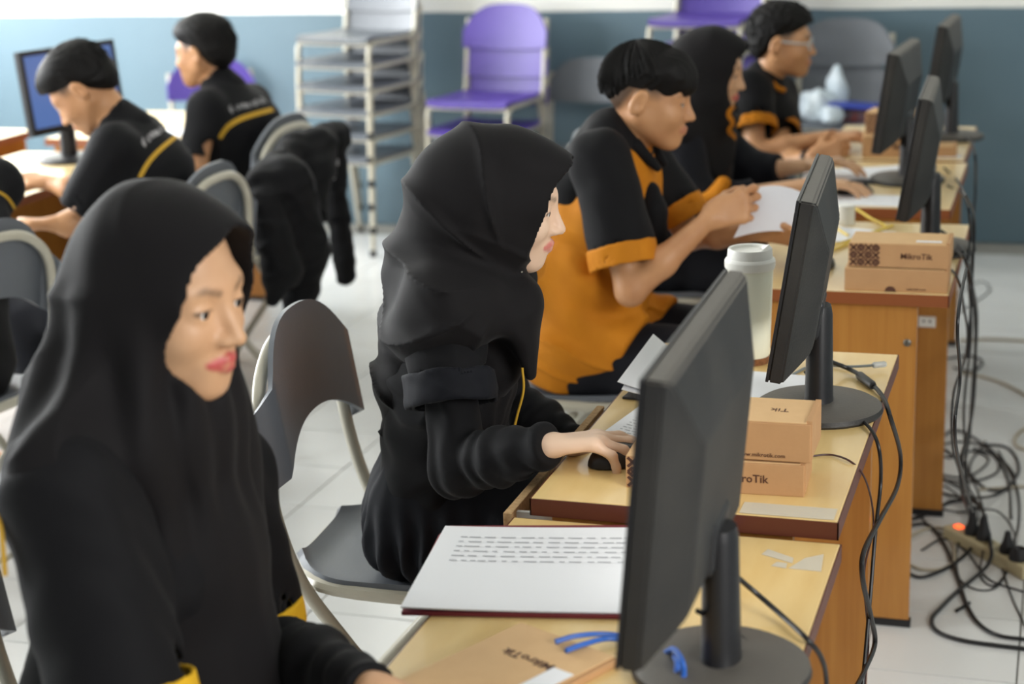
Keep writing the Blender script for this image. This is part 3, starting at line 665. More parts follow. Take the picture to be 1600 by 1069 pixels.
fl([(1432, 800), (1462, 830), (1500, 838, .01), (1528, 812, .03), (1518, 770, .02), (1480, 752)], .0026, 'thin black wire curling beside the red switch')
fl([(1540, 690), (1515, 730), (1530, 775, .03), (1545, 830, .04)], .0036, 'black cable dropping onto the first plug')
fl([(1560, 705), (1588, 760), (1592, 815, .02), (1578, 862, .03)], .0036, 'black cable running to the cone shaped plug')
fl([(1440, 860), (1475, 842), (1510, 862), (1545, 905), (1600, 925)], .0024, 'thin wire passing below the power strip')
BEI = mat('beige floor cable', srgb(172, 162, 142), .6)
fl([(1420, 840), (1450, 826), (1480, 830), (1492, 870), (1475, 888), (1440, 890), (1417, 880)], .004, 'beige cable ring beside desk foot', BEI, group='beige floor cables')
fl([(1500, 532), (1550, 530), (1630, 534)], .005, 'straight beige cable on floor near the wall', BEI, group='beige floor cables')
fl([(1500, 582), (1540, 590), (1580, 605), (1640, 640)], .005, 'curving beige cable on the right floor', BEI, group='beige floor cables')
fl([(1640, 660), (1598, 672), (1585, 690), (1600, 702), (1640, 705)], .005, 'beige cable bend at right picture edge', BEI, group='beige floor cables')
fl([(1530, 765), (1570, 762), (1640, 758)], .004, 'beige cable behind the power strip', BEI, group='beige floor cables')
fl([(1480, 560), (1515, 556), (1535, 565), (1520, 580), (1490, 575)], .004, 'dark cable coil under the farther desks', CABLE)
fl([(1480, 470), (1530, 440), (1545, 455), (1510, 480), (1480, 500)], .002, 'thin dark wire coil on the far floor', CABLE)

# power strip
PSM = mat('beige strip plastic', srgb(196, 184, 146), .5)
A0 = on(1486, 838, 0); A1 = on(1612, 905, 0); v = (A1-A0); L_ = v.length; ang = math.atan2(v.y, v.x)
t = tag(empty('power_strip', ((A0+A1)/2), ang), 'beige power strip with glowing red switch on the floor', 'power strip')
b = MB(); b.box(-L_/2, L_/2, -.028, .028, 0, .036, .006); b.build('strip_body', PSM, t)
b = MB(); b.box(-L_/2+.02, -L_/2+.042, -.009, .009, .034, .041, .002); b.build('red_switch', mat('red lit switch', srgb(220, 50, 20), .3, emit=((1, .09, .02), 3.0)), t)
for k in range(4):
    x = -L_/2+.085+k*.06
    b = MB(); b.lathe([(.0, 0), (.019, 0), (.02, .0015), (.0, .0015)], 20, Matrix.Translation((x, 0, .0355))); b.build('socket', mat('socket dark', srgb(150, 138, 104), .5), t, True)
def plug(x, y, label, hgt=.06, r=.019):
    w = t.matrix_basis @ Vector((x, y, .037))
    b = MB(); b.lathe([(0, 0), (r, 0), (r, .014), (r*.62, .03), (r*.36, hgt), (0, hgt)], 18, Matrix.Translation(w)); return tag(b.build('power_plug', RUB, None, True), label, 'plug', 'black plugs in the power strip')
t.matrix_basis
bpy.context.view_layer.update()
plug(-L_/2+.085, 0, 'tall black plug right next to the red switch', .075)
plug(-L_/2+.128, .003, 'black plug second from the red switch', .065)
plug(-L_/2+.225, 0, 'cone shaped black plug alone in the strip middle', .055)
plug(-L_/2+.275, -.004, 'low black plug at far right end of strip', .02, .024)
# power outlet on the boxes desk
o = tag(empty('power_outlet', (-.322, 4.5158, .545)), 'small white two hole outlet fixed to far desk panel', 'outlet')
b = MB(); b.box(-.022, .022, -.012, 0, -.014, .014, .002); b.build('plate', WHITE, o)
for s in (-.008, .008):
    b = MB(); b.lathe([(0, 0), (.003, 0), (.003, .0008), (0, .0008)], 10, frame((s, -.012, .003), (1, 0, 0), (0, 0, 1))); b.build('hole', RUB, o)
# ------------------------------------------------------------------ implicit surfaces for bodies and cloth
f32 = np.float32
def A(v): return np.array(v, dtype=f32)
def smin(a, b, k):
    h = np.maximum(k-np.abs(a-b), 0)/k
    return np.minimum(a, b)-h*h*k*.25
def smax(a, b, k): return -smin(-a, -b, k)
class Cap:
    """tapered capsule; lat=(axis, scale) widens it sideways"""
    def __init__(s, a, b, ra, rb, lat=None):
        s.a, s.b, s.ra, s.rb, s.lat = A(a), A(b), ra, rb, lat
        w = lat[1] if lat else 1
        s.c = (s.a+s.b)/2; s.r = float(np.linalg.norm(s.b-s.a))/2+max(ra, rb)*max(1, w)
        s.ab = s.b-s.a; s.l2 = max(float(s.ab@s.ab), 1e-9)
    def __call__(s, P):
        d = P-s.a
        if s.lat is not None:
            ax, w = s.lat; q = d@ax; d = d-np.outer(q*(1-1/w), ax).astype(f32)
            e = s.ab@ax; ab = s.ab-ax*(e*(1-1/w)); l2 = max(float(ab@ab), 1e-9)
        else: ab, l2 = s.ab, s.l2
        t = np.clip((d@ab)/l2, 0, 1)
        q = d-t[:, None]*ab
        return np.sqrt(np.einsum('ij,ij->i', q, q))-(s.ra+(s.rb-s.ra)*t)
class Ell:
    """ellipsoid, optional 3x3 rows = axes"""
    def __init__(s, c, r, M=None):
        s.cc, s.rr, s.M = A(c), A(r), None if M is None else A(M); s.c = s.cc; s.r = float(max(r))
    def __call__(s, P):
        d = P-s.cc
        if s.M is not None: d = d@s.M.T
        q = d/s.rr; k0 = np.sqrt(np.einsum('ij,ij->i', q, q)); q2 = q/s.rr; k1 = np.sqrt(np.einsum('ij,ij->i', q2, q2))
        return np.where(k1 > 1e-6, k0*(k0-1)/np.maximum(k1, 1e-6), -float(min(s.rr)))
class Union:
    def __init__(s, items, k=.02):
        s.it = items; s.k = k
        cs = np.array([i.c for i in items]); s.c = A(cs.mean(0)); s.r = max(float(np.linalg.norm(i.c-s.c))+i.r for i in items)
    def __call__(s, P):
        pc = (P[0]+P[-1])*.5; pr = float(np.linalg.norm(P[-1]-P[0]))*.5; far = pr > .2 or len(P) != 4913
        out = None
        for i in s.it:
            if not far and out is not None and float(np.linalg.norm(i.c-pc))-i.r > pr+.06: continue
            if not far and out is None and float(np.linalg.norm(i.c-pc))-i.r > pr+.06 and i is not s.it[-1]:
                continue
            d = i(P); out = d if out is None else (smin(out, d, s.k) if s.k else np.minimum(out, d))
        return out
class Fn:
    def __init__(s, f, c, r): s.f, s.c, s.r = f, A(c), r
    def __call__(s, P): return s.f(P)
def surface(f, h, name, n=16, lo=None, hi=None, pad=.05):
    """sparse surface nets of field f at cell size h -> mesh (world coordinates)"""
    c, r = np.array(f.c, float), f.r+pad
    lo = np.array(lo if lo is not None else c-r, float); hi = np.array(hi if hi is not None else c+r, float)
    bs = n*h; nb = np.ceil((hi-lo)/bs).astype(int)
    g = np.stack(np.meshgrid(*[np.arange(k) for k in nb], indexing='ij'), -1).reshape(-1, 3)
    cen = (lo+(g+.5)*bs).astype(f32)
    d = np.concatenate([f(cen[i:i+20000]) for i in range(0, len(cen), 20000)])
    act = g[np.abs(d) < bs*.87*1.15+.012]
    k = np.arange(n+1); G = np.stack(np.meshgrid(k, k, k, indexing='ij'), -1)
    Gf = G.reshape(-1, 3)
    keys = []; pos = []; S0 = []; SX = []; SY = []; SZ = []
    off = [(0, 0, 0), (1, 0, 0), (0, 1, 0), (1, 1, 0), (0, 0, 1), (1, 0, 1), (0, 1, 1), (1, 1, 1)]
    edges = [(0, 1), (2, 3), (4, 5), (6, 7), (0, 2), (1, 3), (4, 6), (5, 7), (0, 4), (1, 5), (2, 6), (3, 7)]
    offs = np.array(off, f32); big = 1 << 20
    for bl in act:
        base = bl*n
        P = (lo+(base+Gf)*h).astype(f32)
        v = f(P).reshape(n+1, n+1, n+1)
        if v.min() > 0 or v.max() < 0: continue
        cs = [v[o[0]:n+o[0], o[1]:n+o[1], o[2]:n+o[2]] for o in off]
        neg = sum((q < 0).astype(np.int8) for q in cs); m = (neg > 0) & (neg < 8)
        if not m.any(): continue
        idx = np.argwhere(m); cv = np.stack([q[m] for q in cs], 1)
        acc = np.zeros((len(idx), 3), f32); cnt = np.zeros(len(idx), f32)
        for a, b in edges:
            va, vb = cv[:, a], cv[:, b]; x = (va < 0) != (vb < 0)
            t = np.where(x, va/np.where(x, va-vb, 1), 0)
            acc += np.where(x[:, None], offs[a]+(offs[b]-offs[a])*t[:, None], 0); cnt += x
        gi = idx+base
        keys.append(gi[:, 0].astype(np.int64)+gi[:, 1].astype(np.int64)*4096+gi[:, 2].astype(np.int64)*16777216)
        pos.append(lo+(gi+acc/cnt[:, None])*h)
        S0.append(cv[:, 0] < 0); SX.append(cv[:, 1] < 0); SY.append(cv[:, 2] < 0); SZ.append(cv[:, 4] < 0)
    K = np.concatenate(keys); P = np.concatenate(pos); s0 = np.concatenate(S0)
    o = np.argsort(K); K = K[o]; P = P[o]; s0 = s0[o]; sa = [np.concatenate(q)[o] for q in (SX, SY, SZ)]
    st = [1, 4096, 16777216]; quads = []
    def find(k):
        i = np.searchsorted(K, k); i = np.minimum(i, len(K)-1); return np.where(K[i] == k, i, -1)
    for a in range(3):
        u, w = st[(a+1) % 3], st[(a+2) % 3]
        m = np.nonzero(s0 != sa[a])[0]
        q = np.stack([m, find(K[m]-u), find(K[m]-u-w), find(K[m]-w)], 1); ok = (q >= 0).all(1)
        q = q[ok]; fl = s0[m][ok]
        q[~fl] = q[~fl][:, ::-1]; quads.append(q)
    Q = np.concatenate(quads)
    me = bpy.data.meshes.new(name)
    me.vertices.add(len(P)); me.vertices.foreach_set('co', P.astype(f32).ravel())
    me.loops.add(len(Q)*4); me.loops.foreach_set('vertex_index', Q.astype(np.int32).ravel())
    me.polygons.add(len(Q)); me.polygons.foreach_set('loop_start', np.arange(0, len(Q)*4, 4, dtype=np.int32)); me.polygons.foreach_set('loop_total', np.full(len(Q), 4, np.int32))
    me.update(calc_edges=True); me.polygons.foreach_set('use_smooth', np.ones(len(Q), bool))
    return me, P
def attr(me, name, val):
    a = me.attributes.new(name, 'FLOAT', 'POINT'); a.data.foreach_set('value', val.astype(f32))
def shift(me, loc):
    n = len(me.vertices); c = np.empty(n*3, f32); me.vertices.foreach_get('co', c); c = c.reshape(-1, 3)-A(loc); me.vertices.foreach_set('co', c.ravel()); me.update()
def nz(P, s, seed=0):
    """cheap smooth noise in [-1,1]"""
    r = np.random.RandomState(seed); o = np.zeros(len(P), f32)
    for i in range(4):
        w = r.randn(3)*s*(1+.5*i); o += np.sin(P@A(w)+r.rand()*6.28+1.3*np.sin(P@A(r.randn(3)*s*.7)+r.rand()*6.28)).astype(f32)/(1.4+.5*i)
    return o/2

def ridge(P, d, fq, seed, warp=2.0, pw=3):
    """sharp crease lines across direction d"""
    return (1-np.abs(np.sin(P@A(d)*fq+warp*nz(P, 6, seed))))**pw
# ---- head in its own frame: x forward, y left, z up, origin in the skull centre
def head_field(scale=1.0, female=True, ears=True, mouth=0):
    E = []
    def N3(P):
        Y = np.abs(P[:, 1]); Q = P.copy(); Q[:, 1] = Y   # mirrored for paired features
        d = Ell((-.014, 0, .028), (.096, .076, .086))(P)
        d = smin(d, Ell((.026, 0, -.030), (.064, .0635, .080))(P), .035)
        d = smin(d, Cap((-.008, .052, -.045), (.058, .012, -.094), .022, .018)(Q), .030)
        d = smin(d, Ell((.071, 0, -.097), (.019, .020, .017))(P), .028)
        d = smin(d, Ell((.058, .036, -.034), (.026, .022, .022))(Q), .025)           # cheek
        d = smin(d, Cap((.080, 0, .020), (.068, .042, .018), .0105, .010)(Q), .022)  # brow
        d = smax(d, -Ell((.104, .032, -.001), (.021, .018, .0125))(Q), .016)          # socket
        nose = smin(Cap((.086, 0, .006), (.1085, 0, -.034), .0065, .0098)(P), Ell((.0975, .0115, -.0375), (.0105, .0078, .0075))(Q), .008)
        d = smin(d, nose, .013)
        lid = Ell((.0735, .0315, -.0035), (.0158, .0168, .0138))(Q)
        d = smin(d, lid, .005)
        d = smax(d, -Ell((.0895, .0315, -.0045), (.0075, .0125, .0036))(Q), .002)     # slit
        d = smin(d, Ell((.076, 0, -.068), (.018, .029, .022))(P), .016)               # muzzle
        up = smin(Cap((.0972, .004, -.0612), (.0880, .0225, -.0660), .0052, .0030)(Q), Cap((.0972, -.004, -.0612), (.0972, .004, -.0612), .0050, .0050)(P), .004)
        lo = smin(Cap((.0950, .004, -.0712), (.0870, .021, -.0675), .0062, .0030)(Q), Cap((.0950, -.004, -.0712), (.0950, .004, -.0712), .0062, .0062)(P), .004)
        d = smin(d, up, .0045); d = smin(d, lo, .0045)
        if ears:
            M = [(.92, 0, -.38), (0, 1, 0), (.38, 0, .92)]
            e = Ell((-.014, .083, -.008), (.020, .0095, .033), M)(Q)
            e = smax(e, -Ell((-.008, .0925, -.005), (.0125, .0075, .022), M)(Q), .005)
            d = smin(d, e, .008)
        return d
    return N3
def lipmask(L):
    Q = L.copy(); Q[:, 1] = np.abs(Q[:, 1])
    d = np.minimum(Cap((.0972, 0, -.0612), (.0880, .0225, -.0660), .0052, .0030)(Q), Cap((.0950, 0, -.0712), (.0870, .021, -.0675), .0062, .0030)(Q))
    return np.clip(1-(d-.0016)/.0022, 0, 1)
def browmask(L, fem):
    Q = L.copy(); Q[:, 1] = np.abs(Q[:, 1]); k = .0018 if fem else .003
    d = np.minimum(Cap((.092, .015, .018), (.085, .034, .0235), k, k)(Q), Cap((.085, .034, .0235), (.070, .052, .017), k, k*.4)(Q))
    d2 = Cap((.089, .019, -.0012), (.083, .046, -.0025), .0018, .0018)(Q)      # lash line
    return np.maximum(np.clip(1-d/.0045, 0, 1)*(.55 if fem else .8), np.clip(1-(d2)/.002, 0, 1)*.9)

def skin_mat(name, c, lip, warm):
    m = bpy.data.materials.new(name); m.use_nodes = True; N = m.node_tree.nodes; L = m.node_tree.links; p = N['Principled BSDF']
    n = N.new('ShaderNodeTexNoise'); n.inputs['Scale'].default_value = 14; tc = N.new('ShaderNodeTexCoord'); L.new(tc.outputs['Object'], n.inputs['Vector'])
    r = N.new('ShaderNodeValToRGB'); r.color_ramp.elements[0].position = .35; r.color_ramp.elements[1].position = .7
    r.color_ramp.elements[0].color = (*c, 1); r.color_ramp.elements[1].color = (*warm, 1); L.new(n.outputs[0], r.inputs[0])
    prev = r.outputs[0]
    for nm, col in (('lip', lip), ('brow', (.012, .009, .008))):
        a = N.new('ShaderNodeAttribute'); a.attribute_name = nm; mx = N.new('ShaderNodeMix'); mx.data_type = 'RGBA'
        L.new(a.outputs['Fac'], mx.inputs[0]); L.new(prev, mx.inputs[6]); mx.inputs[7].default_value = (*col, 1); prev = mx.outputs[2]
    L.new(prev, p.inputs['Base Color']); p.inputs['Roughness'].default_value = .48; p.inputs['Subsurface Weight'].default_value = .0
    return m
SK1 = skin_mat('light brown skin', srgb(212, 168, 130), srgb(190, 66, 74), srgb(204, 157, 119))
SK2 = skin_mat('pale skin', srgb(236, 204, 178), srgb(206, 112, 104), srgb(228, 192, 164))
SK3 = skin_mat('tan skin', srgb(204, 152, 108), srgb(180, 104, 86), srgb(192, 138, 96))
EYEW = mat('eye white', srgb(226, 222, 218), .2); EYED = mat('dark iris', (.01, .007, .006), .1)

def unit(v): v = np.array(v, float); return v/np.linalg.norm(v)
def hand_items(w, d, t, n, curl, thumb=(.6, .75, .35), scale=1.0, tcurl=.3, spread=.05):
    """w wrist, d finger direction, t thumb side, n palm normal; curl = 4 rows (base, mid, tip) -> list of fields"""
    d = unit(d); n = unit(np.array(n)-d*np.dot(n, d)); t0 = np.array(t, float); t = unit(t0-d*np.dot(t0, d)-n*np.dot(t0, n)); w = np.array(w, float); s = scale
    pt = lambda a, b, c: w+(d*a+t*b+n*c)*s
    palm = []
    kn = [(.086, .027), (.089, .008), (.083, -.011), (.073, -.028)]
    for a, b in kn: palm.append(Cap(pt(.004, b*.55, 0), pt(a, b, -.002), .0125*s, .0105*s))
    palm.append(Cap(pt(.01, .02, .006), pt(.045, .03, .008), .015*s, .012*s))
    palm.append(Cap(pt(-.006, 0, 0), pt(.012, 0, 0), .0185*s, .019*s))
    palm = Union(palm, .012*s)
    ln = [(.043, .025, .021), (.047, .029, .022), (.043, .027, .021), (.034, .020, .019)]
    out = []
    for i in range(4):
        p = pt(kn[i][0]-.004, kn[i][1], -.001); ang = 0; seg = []
        sp = (1.5-i)*spread
        dd = unit(d*math.cos(sp)+t*math.sin(sp))
        for j in range(3):
            ang += curl[i][j]; v = dd*math.cos(ang)+n*math.sin(ang); q = p+v*ln[i][j]*s
            r0 = (.0094, .0086, .0078)[j]*s*(.9 if i == 3 else 1); r1 = (.0086, .0078, .0066)[j]*s*(.9 if i == 3 else 1)
            seg.append(Cap(p, q, r0, r1)); p = q
        out.append(Union(seg, .004))
    v = unit(d*thumb[0]+t*thumb[1]+n*thumb[2]); p = pt(.022, .022, .006); seg = []
    for j, l in enumerate((.042, .030, .024)):
        q = p+v*l*s; seg.append(Cap(p, q, (.0135, .0105, .0092)[j]*s, (.0105, .0092, .0076)[j]*s)); p = q
        v = unit(v*math.cos(tcurl)+unit(d*.7-t*.5+n*.3)*math.sin(tcurl))
    out.append(Union(seg, .006))
    def f(P):
        pl = palm(P); r = pl
        for o in out: r = np.minimum(r, smin(pl, o(P), .009*s))
        return r
    c = pt(.07, 0, .01)
    return Fn(f, c, .16*s)
# ------------------------------------------------------------------ people
BLK = mat('black cotton', (.0048, .0048, .0060), .78, spec=.2, sheen=.03, bump=(500, .05))
BLK2 = mat('navy black fabric', (.0060, .0068, .0105), .75, spec=.2, sheen=.03, bump=(500, .05))
HIJ = mat('black chiffon', (.0070, .0062, .0070), .75, spec=.18, sheen=.04, bump=(600, .04))
ORG = mat('orange cotton', srgb(204, 130, 30), .75, spec=.2, noise=(18, srgb(192, 118, 24), .3), bump=(400, .05))
YELC = mat('yellow cuff cotton', srgb(232, 182, 44), .75, spec=.2)
GOLD = mat('mustard piping', srgb(196, 152, 34), .7)
HAIR = mat('black hair', (.0045, .0038, .0036), .6, spec=.22)
GREYT = mat('grey print thread', srgb(168, 166, 168), .8)
def V3(v): return np.array(v, float)
def hframe(yaw, pitch, roll=0):
    cy, sy, cp, sp = math.cos(yaw), math.sin(yaw), math.cos(pitch), math.sin(pitch)
    f = np.array((cy*cp, sy*cp, -sp)); l = np.array((-sy, cy, 0)); u = np.cross(f, l)
    l2 = l*math.cos(roll)+u*math.sin(roll); u2 = np.cross(f, l2); return np.array((f, l2, u2))
class Person: pass
def make_person(label, J, yaw, head, skin, h=.004, hands=None, ears=True, female=False, fine=None, hs=1.0):
    """J: joints in world space; yaw: facing of the trunk; head=(yaw,pitch,roll)"""
    p = Person(); p.J = J = {k: V3(v) for k, v in J.items()}; p.h = h
    lat = A((-math.sin(yaw), math.cos(yaw), 0)); fw = A((math.cos(yaw), math.sin(yaw), 0)); p.lat, p.fw = lat, fw
    p.H = hframe(*head); p.hc = J['head']; p.hs = hs
    J.setdefault('waist', J['pelvis']*.55+J['chest']*.45)
    p.loc = (float(J['pelvis'][0]), float(J['pelvis'][1]), 0.)
    wl = 1.40; q = .86 if female else 1.
    it = [Cap(J['pelvis'], J['waist'], .105, .095, (lat, wl)), Cap(J['waist'], J['chest'], .095, .105, (lat, wl)), Cap(J['chest'], J['neck'], .105, .05, (lat, 1.25))]
    for s in 'RL':
        it += [Cap(J['neck']*.6+J['chest']*.4, J['sh'+s], .05, .045), Cap(J['sh'+s], J['el'+s], .044, .034), Cap(J['el'+s], J['el'+s]*.6+J['wr'+s]*.4, .033*q, .034*q), Cap(J['el'+s]*.6+J['wr'+s]*.4, J['wr'+s], .034*q, .0215*q)]
        it += [Cap(J['hip'+s], J['kn'+s], .078, .052), Cap(J['kn'+s], J['an'+s], .050, .034), Cap(J['an'+s], J['an'+s]+fw*.15-V3((0, 0, .045)), .034, .026)]
    H = p.H; hc = p.hc
    it.append(Cap(J['neck'], hc-H[2]*.055*hs-H[0]*.018*hs, .054, .050))
    hf = head_field(female=female, ears=ears)
    Hm = A(H.T)
    p.tolocal = lambda P: ((P-A(hc))@Hm)/f32(hs)
    it.append(Fn(lambda P: hf(p.tolocal(P))*f32(hs), hc, .14*hs))
    it = [Union(it, .018)]
    for s in 'RL':
        if hands and s in hands:
            q = hands[s]; it.append(hand_items(J['wr'+s], **q))
        else:
            d = unit(J['wr'+s]-J['el'+s]); n = (0, 0, -1); t = np.cross(n, d)*(1 if s == 'L' else -1)
            it.append(hand_items(J['wr'+s], d, t, n, [(.35, .35, .25)]*4))
    body = Union(it, .007)
    me, P = surface(body, h, 'body')
    L = p.tolocal(P.astype(f32))
    near = np.linalg.norm(L, axis=1) < .16
    lp = np.zeros(len(P)); bw = np.zeros(len(P)); lp[near] = lipmask(L[near]); bw[near] = browmask(L[near], female)
    if not female:
        Ln = L[near]; line = -.004+.045*np.clip((Ln[:, 0]-.03)/.06, 0, 1)+np.where(Ln[:, 0] < -.03, -.075*np.clip((-.03-Ln[:, 0])/.05, 0, 1), 0)
        fade = np.clip((Ln[:, 2]-line)/.03, 0, 1)*np.clip((.06-Ln[:, 0])/.03, 0, 1)*(np.hypot(Ln[:, 1], Ln[:, 0]*0) < .0795)
        bw[near] = np.maximum(bw[near], fade*.85)
    attr(me, 'lip', lp*(.9 if female else .55)); attr(me, 'brow', bw)
    shift(me, p.loc); me.materials.append(skin)
    p.o = tag(link('person', me), label, 'person', 'people in the computer class'); p.o.location = p.loc
    # eyes
    for s in (-1, 1):
        b = MB(); c = A((.0748, s*.0315, -.004))*hs
        M = Matrix(((H[0][0], H[1][0], H[2][0], hc[0]-p.loc[0]), (H[0][1], H[1][1], H[2][1], hc[1]-p.loc[1]), (H[0][2], H[1][2], H[2][2], hc[2]), (0, 0, 0, 1)))
        k = .0128*hs
        b.lathe([(0, -k)]+[(k*math.cos(a), k*math.sin(a)) for a in [PI*(-.4+.8*i/8) for i in range(9)]]+[(0, k)], 16, M @ Matrix.Translation(c) @ frame((0, 0, 0), (0, 1, 0), (0, 0, 1)))
        e = b.build('eye', EYEW, p.o, True)
        b = MB(); b.lathe([(0, k*.84), (k*.45, k*.90), (k*.25, k*1.0), (0, k*1.03)], 14, M @ Matrix.Translation(c) @ frame((0, 0, 0), (0, 1, 0), (0, 0, 1))); b.build('iris', EYED, e, True)
    return p
def part(p, name, field, m, h=None, label=None, n=16, lo=None, hi=None, parent=None):
    me, P = surface(field, h or p.h, name, n, lo, hi); shift(me, p.loc); me.materials.append(m)
    o = link(name, me, None, parent or p.o)
    if label: o['label'] = label
    return o, P
def plane_cut(P, pt, nrm): return (P-A(pt))@A(unit(nrm))
def sleeve(a, b, r0, r1, frac=1.0, wall=.007, depth=.03):
    """tube of cloth from a towards b, open at its end"""
    a, b = V3(a), V3(b); e = a+(b-a)*frac; d = unit(e-a)
    o = Cap(a, e+d*.05, r0, r1+(r1-r0)*.05/np.linalg.norm(e-a)); i = Cap(e-d*depth, e+d*.08, r1-wall, r1-wall)
    f = lambda P: smax(smax(o(P), plane_cut(P, e, d), .006), -i(P), .004)
    return Fn(f, o.c, o.r)
def cuffband(a, b, r1, frac, width, out=.004):
    a, b = V3(a), V3(b); e = a+(b-a)*frac; d = unit(e-a); s = e-d*width
    o = Cap(s-d*.05, e+d*.05, r1+out, r1+out); i = Cap(s-d*.08, e+d*.08, r1-.004, r1-.004)
    f = lambda P: smax(np.maximum(smax(o(P), plane_cut(P, e+d*.001, d), .004), -plane_cut(P, s, d)), -i(P), .003)
    return Fn(f, (s+e)/2, np.linalg.norm(e-s)/2+r1+.03)
def disp(field, fn, amp):
    return Fn(lambda P: field(P)+fn(P)*f32(amp), field.c, field.r+amp)
def torso_cloth(p, infl=.016, hem=.0, low=None, chestw=1.42, sleeveR=None, sleeveL=None, k=.03, belly=0):
    J, lat = p.J, p.lat
    lo = J['pelvis'] if low is None else V3(low)
    it = [Cap(lo, J['waist'], .108+infl+hem, .098+infl+belly, (lat, 1.42)), Cap(J['waist'], J['chest'], .098+infl+belly, .106+infl, (lat, chestw)), Cap(J['chest'], J['neck'], .106+infl, .058, (lat, 1.3))]
    for s in 'RL': it.append(Cap(J['neck']*.55+J['chest']*.45+V3((0, 0, .015)), J['sh'+s], .06+infl*.5, .048+infl*.7))
    for q in (sleeveR, sleeveL):
        if q is not None: it.append(q)
    return Union(it, k)
def trousers(p, m, h=None, infl=.012):
    J = p.J; it = [Cap(J['hipR'], J['hipL'], .105, .105)]
    for s in 'RL': it += [Cap(J['hip'+s], J['kn'+s], .088+infl, .062+infl), Cap(J['kn'+s], J['an'+s]+V3((0, 0, .03)), .062+infl, .05+infl)]
    u = Union(it, .03); f = disp(u, lambda P: nz(P, 26, 3), .003)
    r = part(p, 'trousers', f, m, h or max(p.h, .010))
    for s in 'RL':
        a = J['an'+s]; b = Cap(a+V3((0, 0, -.04))-p.fw*.04, a+p.fw*.17+V3((0, 0, -.058)), .042, .034, (A((0, 0, 1)), .8)); f2 = Fn(lambda P, b=b: np.maximum(b(P), -P[:, 2]+.001), b.c, b.r)
        part(p, 'shoe', f2, RUB, .012)
    return r
def collar(p, m, r=.066, hgt=.05, flare=.012, h=None):
    J = p.J; up = unit(p.hc-p.H[2]*.06-J['neck']); a = J['neck']+up*.005
    o = Cap(a-up*.03, a+up*hgt, r+flare, r); i = Cap(a-up*.06, a+up*(hgt+.06), r+flare-.012, r-.007)
    f = lambda P: smax(smax(o(P), plane_cut(P, a+up*hgt-p.fw*.02, up+p.fw*.35), .004), -i(P), .003)
    return part(p, 'collar', Fn(f, a, r+hgt+.03), m, h or min(p.h, .004))
def legs(J, hipc, yaw, side=.09, kneedx=.40, kneez=.50, footdx=.36):
    f = V3((math.cos(yaw), math.sin(yaw), 0)); l = V3((-math.sin(yaw), math.cos(yaw), 0)); c = V3(hipc)
    for s, k in (('R', -1), ('L', 1)):
        J['hip'+s] = c+l*k*side; J['kn'+s] = c+f*kneedx+l*k*(side+.03); J['kn'+s][2] = kneez
        J['an'+s] = c+f*footdx+l*k*(side+.03); J['an'+s][2] = .085
    return J
def facehole(L, w=.0655):
    q = (np.sqrt((L[:, 1]/w)**2+((L[:, 2]+.010)/.101)**2)-1)*w
    return smax(q, .01-L[:, 0], .02)
def hood_field(p, rim=(.135, .055), grow=0.0, bun=0.0):
    """scarf shell round the head, open at the face, in head space; rim = forward reach at brow and at chin"""
    lf = p.tolocal; hs = p.hs; xt, xb = rim
    n = np.array((.195, 0, xb-xt)); n /= np.linalg.norm(n); c = f32(n[0]*xt+n[2]*.08); n = A(n)
    e1 = Ell((-.010-bun*.4, 0, .020), (.108+grow+bun*.6, .090+grow, .102+grow)); e2 = Ell((.026, 0, -.006), (.112, .0765+grow*.4, .116)); vz = Cap((.0, 0, .083), (xt-.010, 0, .073), .030, .011, (A((0, 1, 0)), 1.8))
    nk = Cap((-.016, 0, -.06), (-.03, 0, -.17), .080+grow, .09+grow)
    def f(P):
        L = lf(P)
        d = smin(e1(L), e2(L), .03); d = smin(d, vz(L), .035)
        d = smax(d, L@n-c, .006)
        d = smin(d, nk(L), .04)
        d = smax(d, -facehole(L), .005)
        return smax(d, smax(L@n-c-f32(.004), -.13-L[:, 2], .01), .008)*hs if xb < .03 else d*hs
    return Fn(f, p.hc-p.H[2]*.04, .26)
def pinfold(L, px, pz, n, warp, seed, P):
    """creases radiating from the pin under the chin"""
    a = np.arctan2(L[:, 2]-pz, px-L[:, 0]); r = np.hypot(L[:, 2]-pz, L[:, 0]-px)
    return (1-np.abs(np.sin(a*n+warp*nz(P, 5, seed))))**3*np.clip((r-.045)/.06, 0, 1)
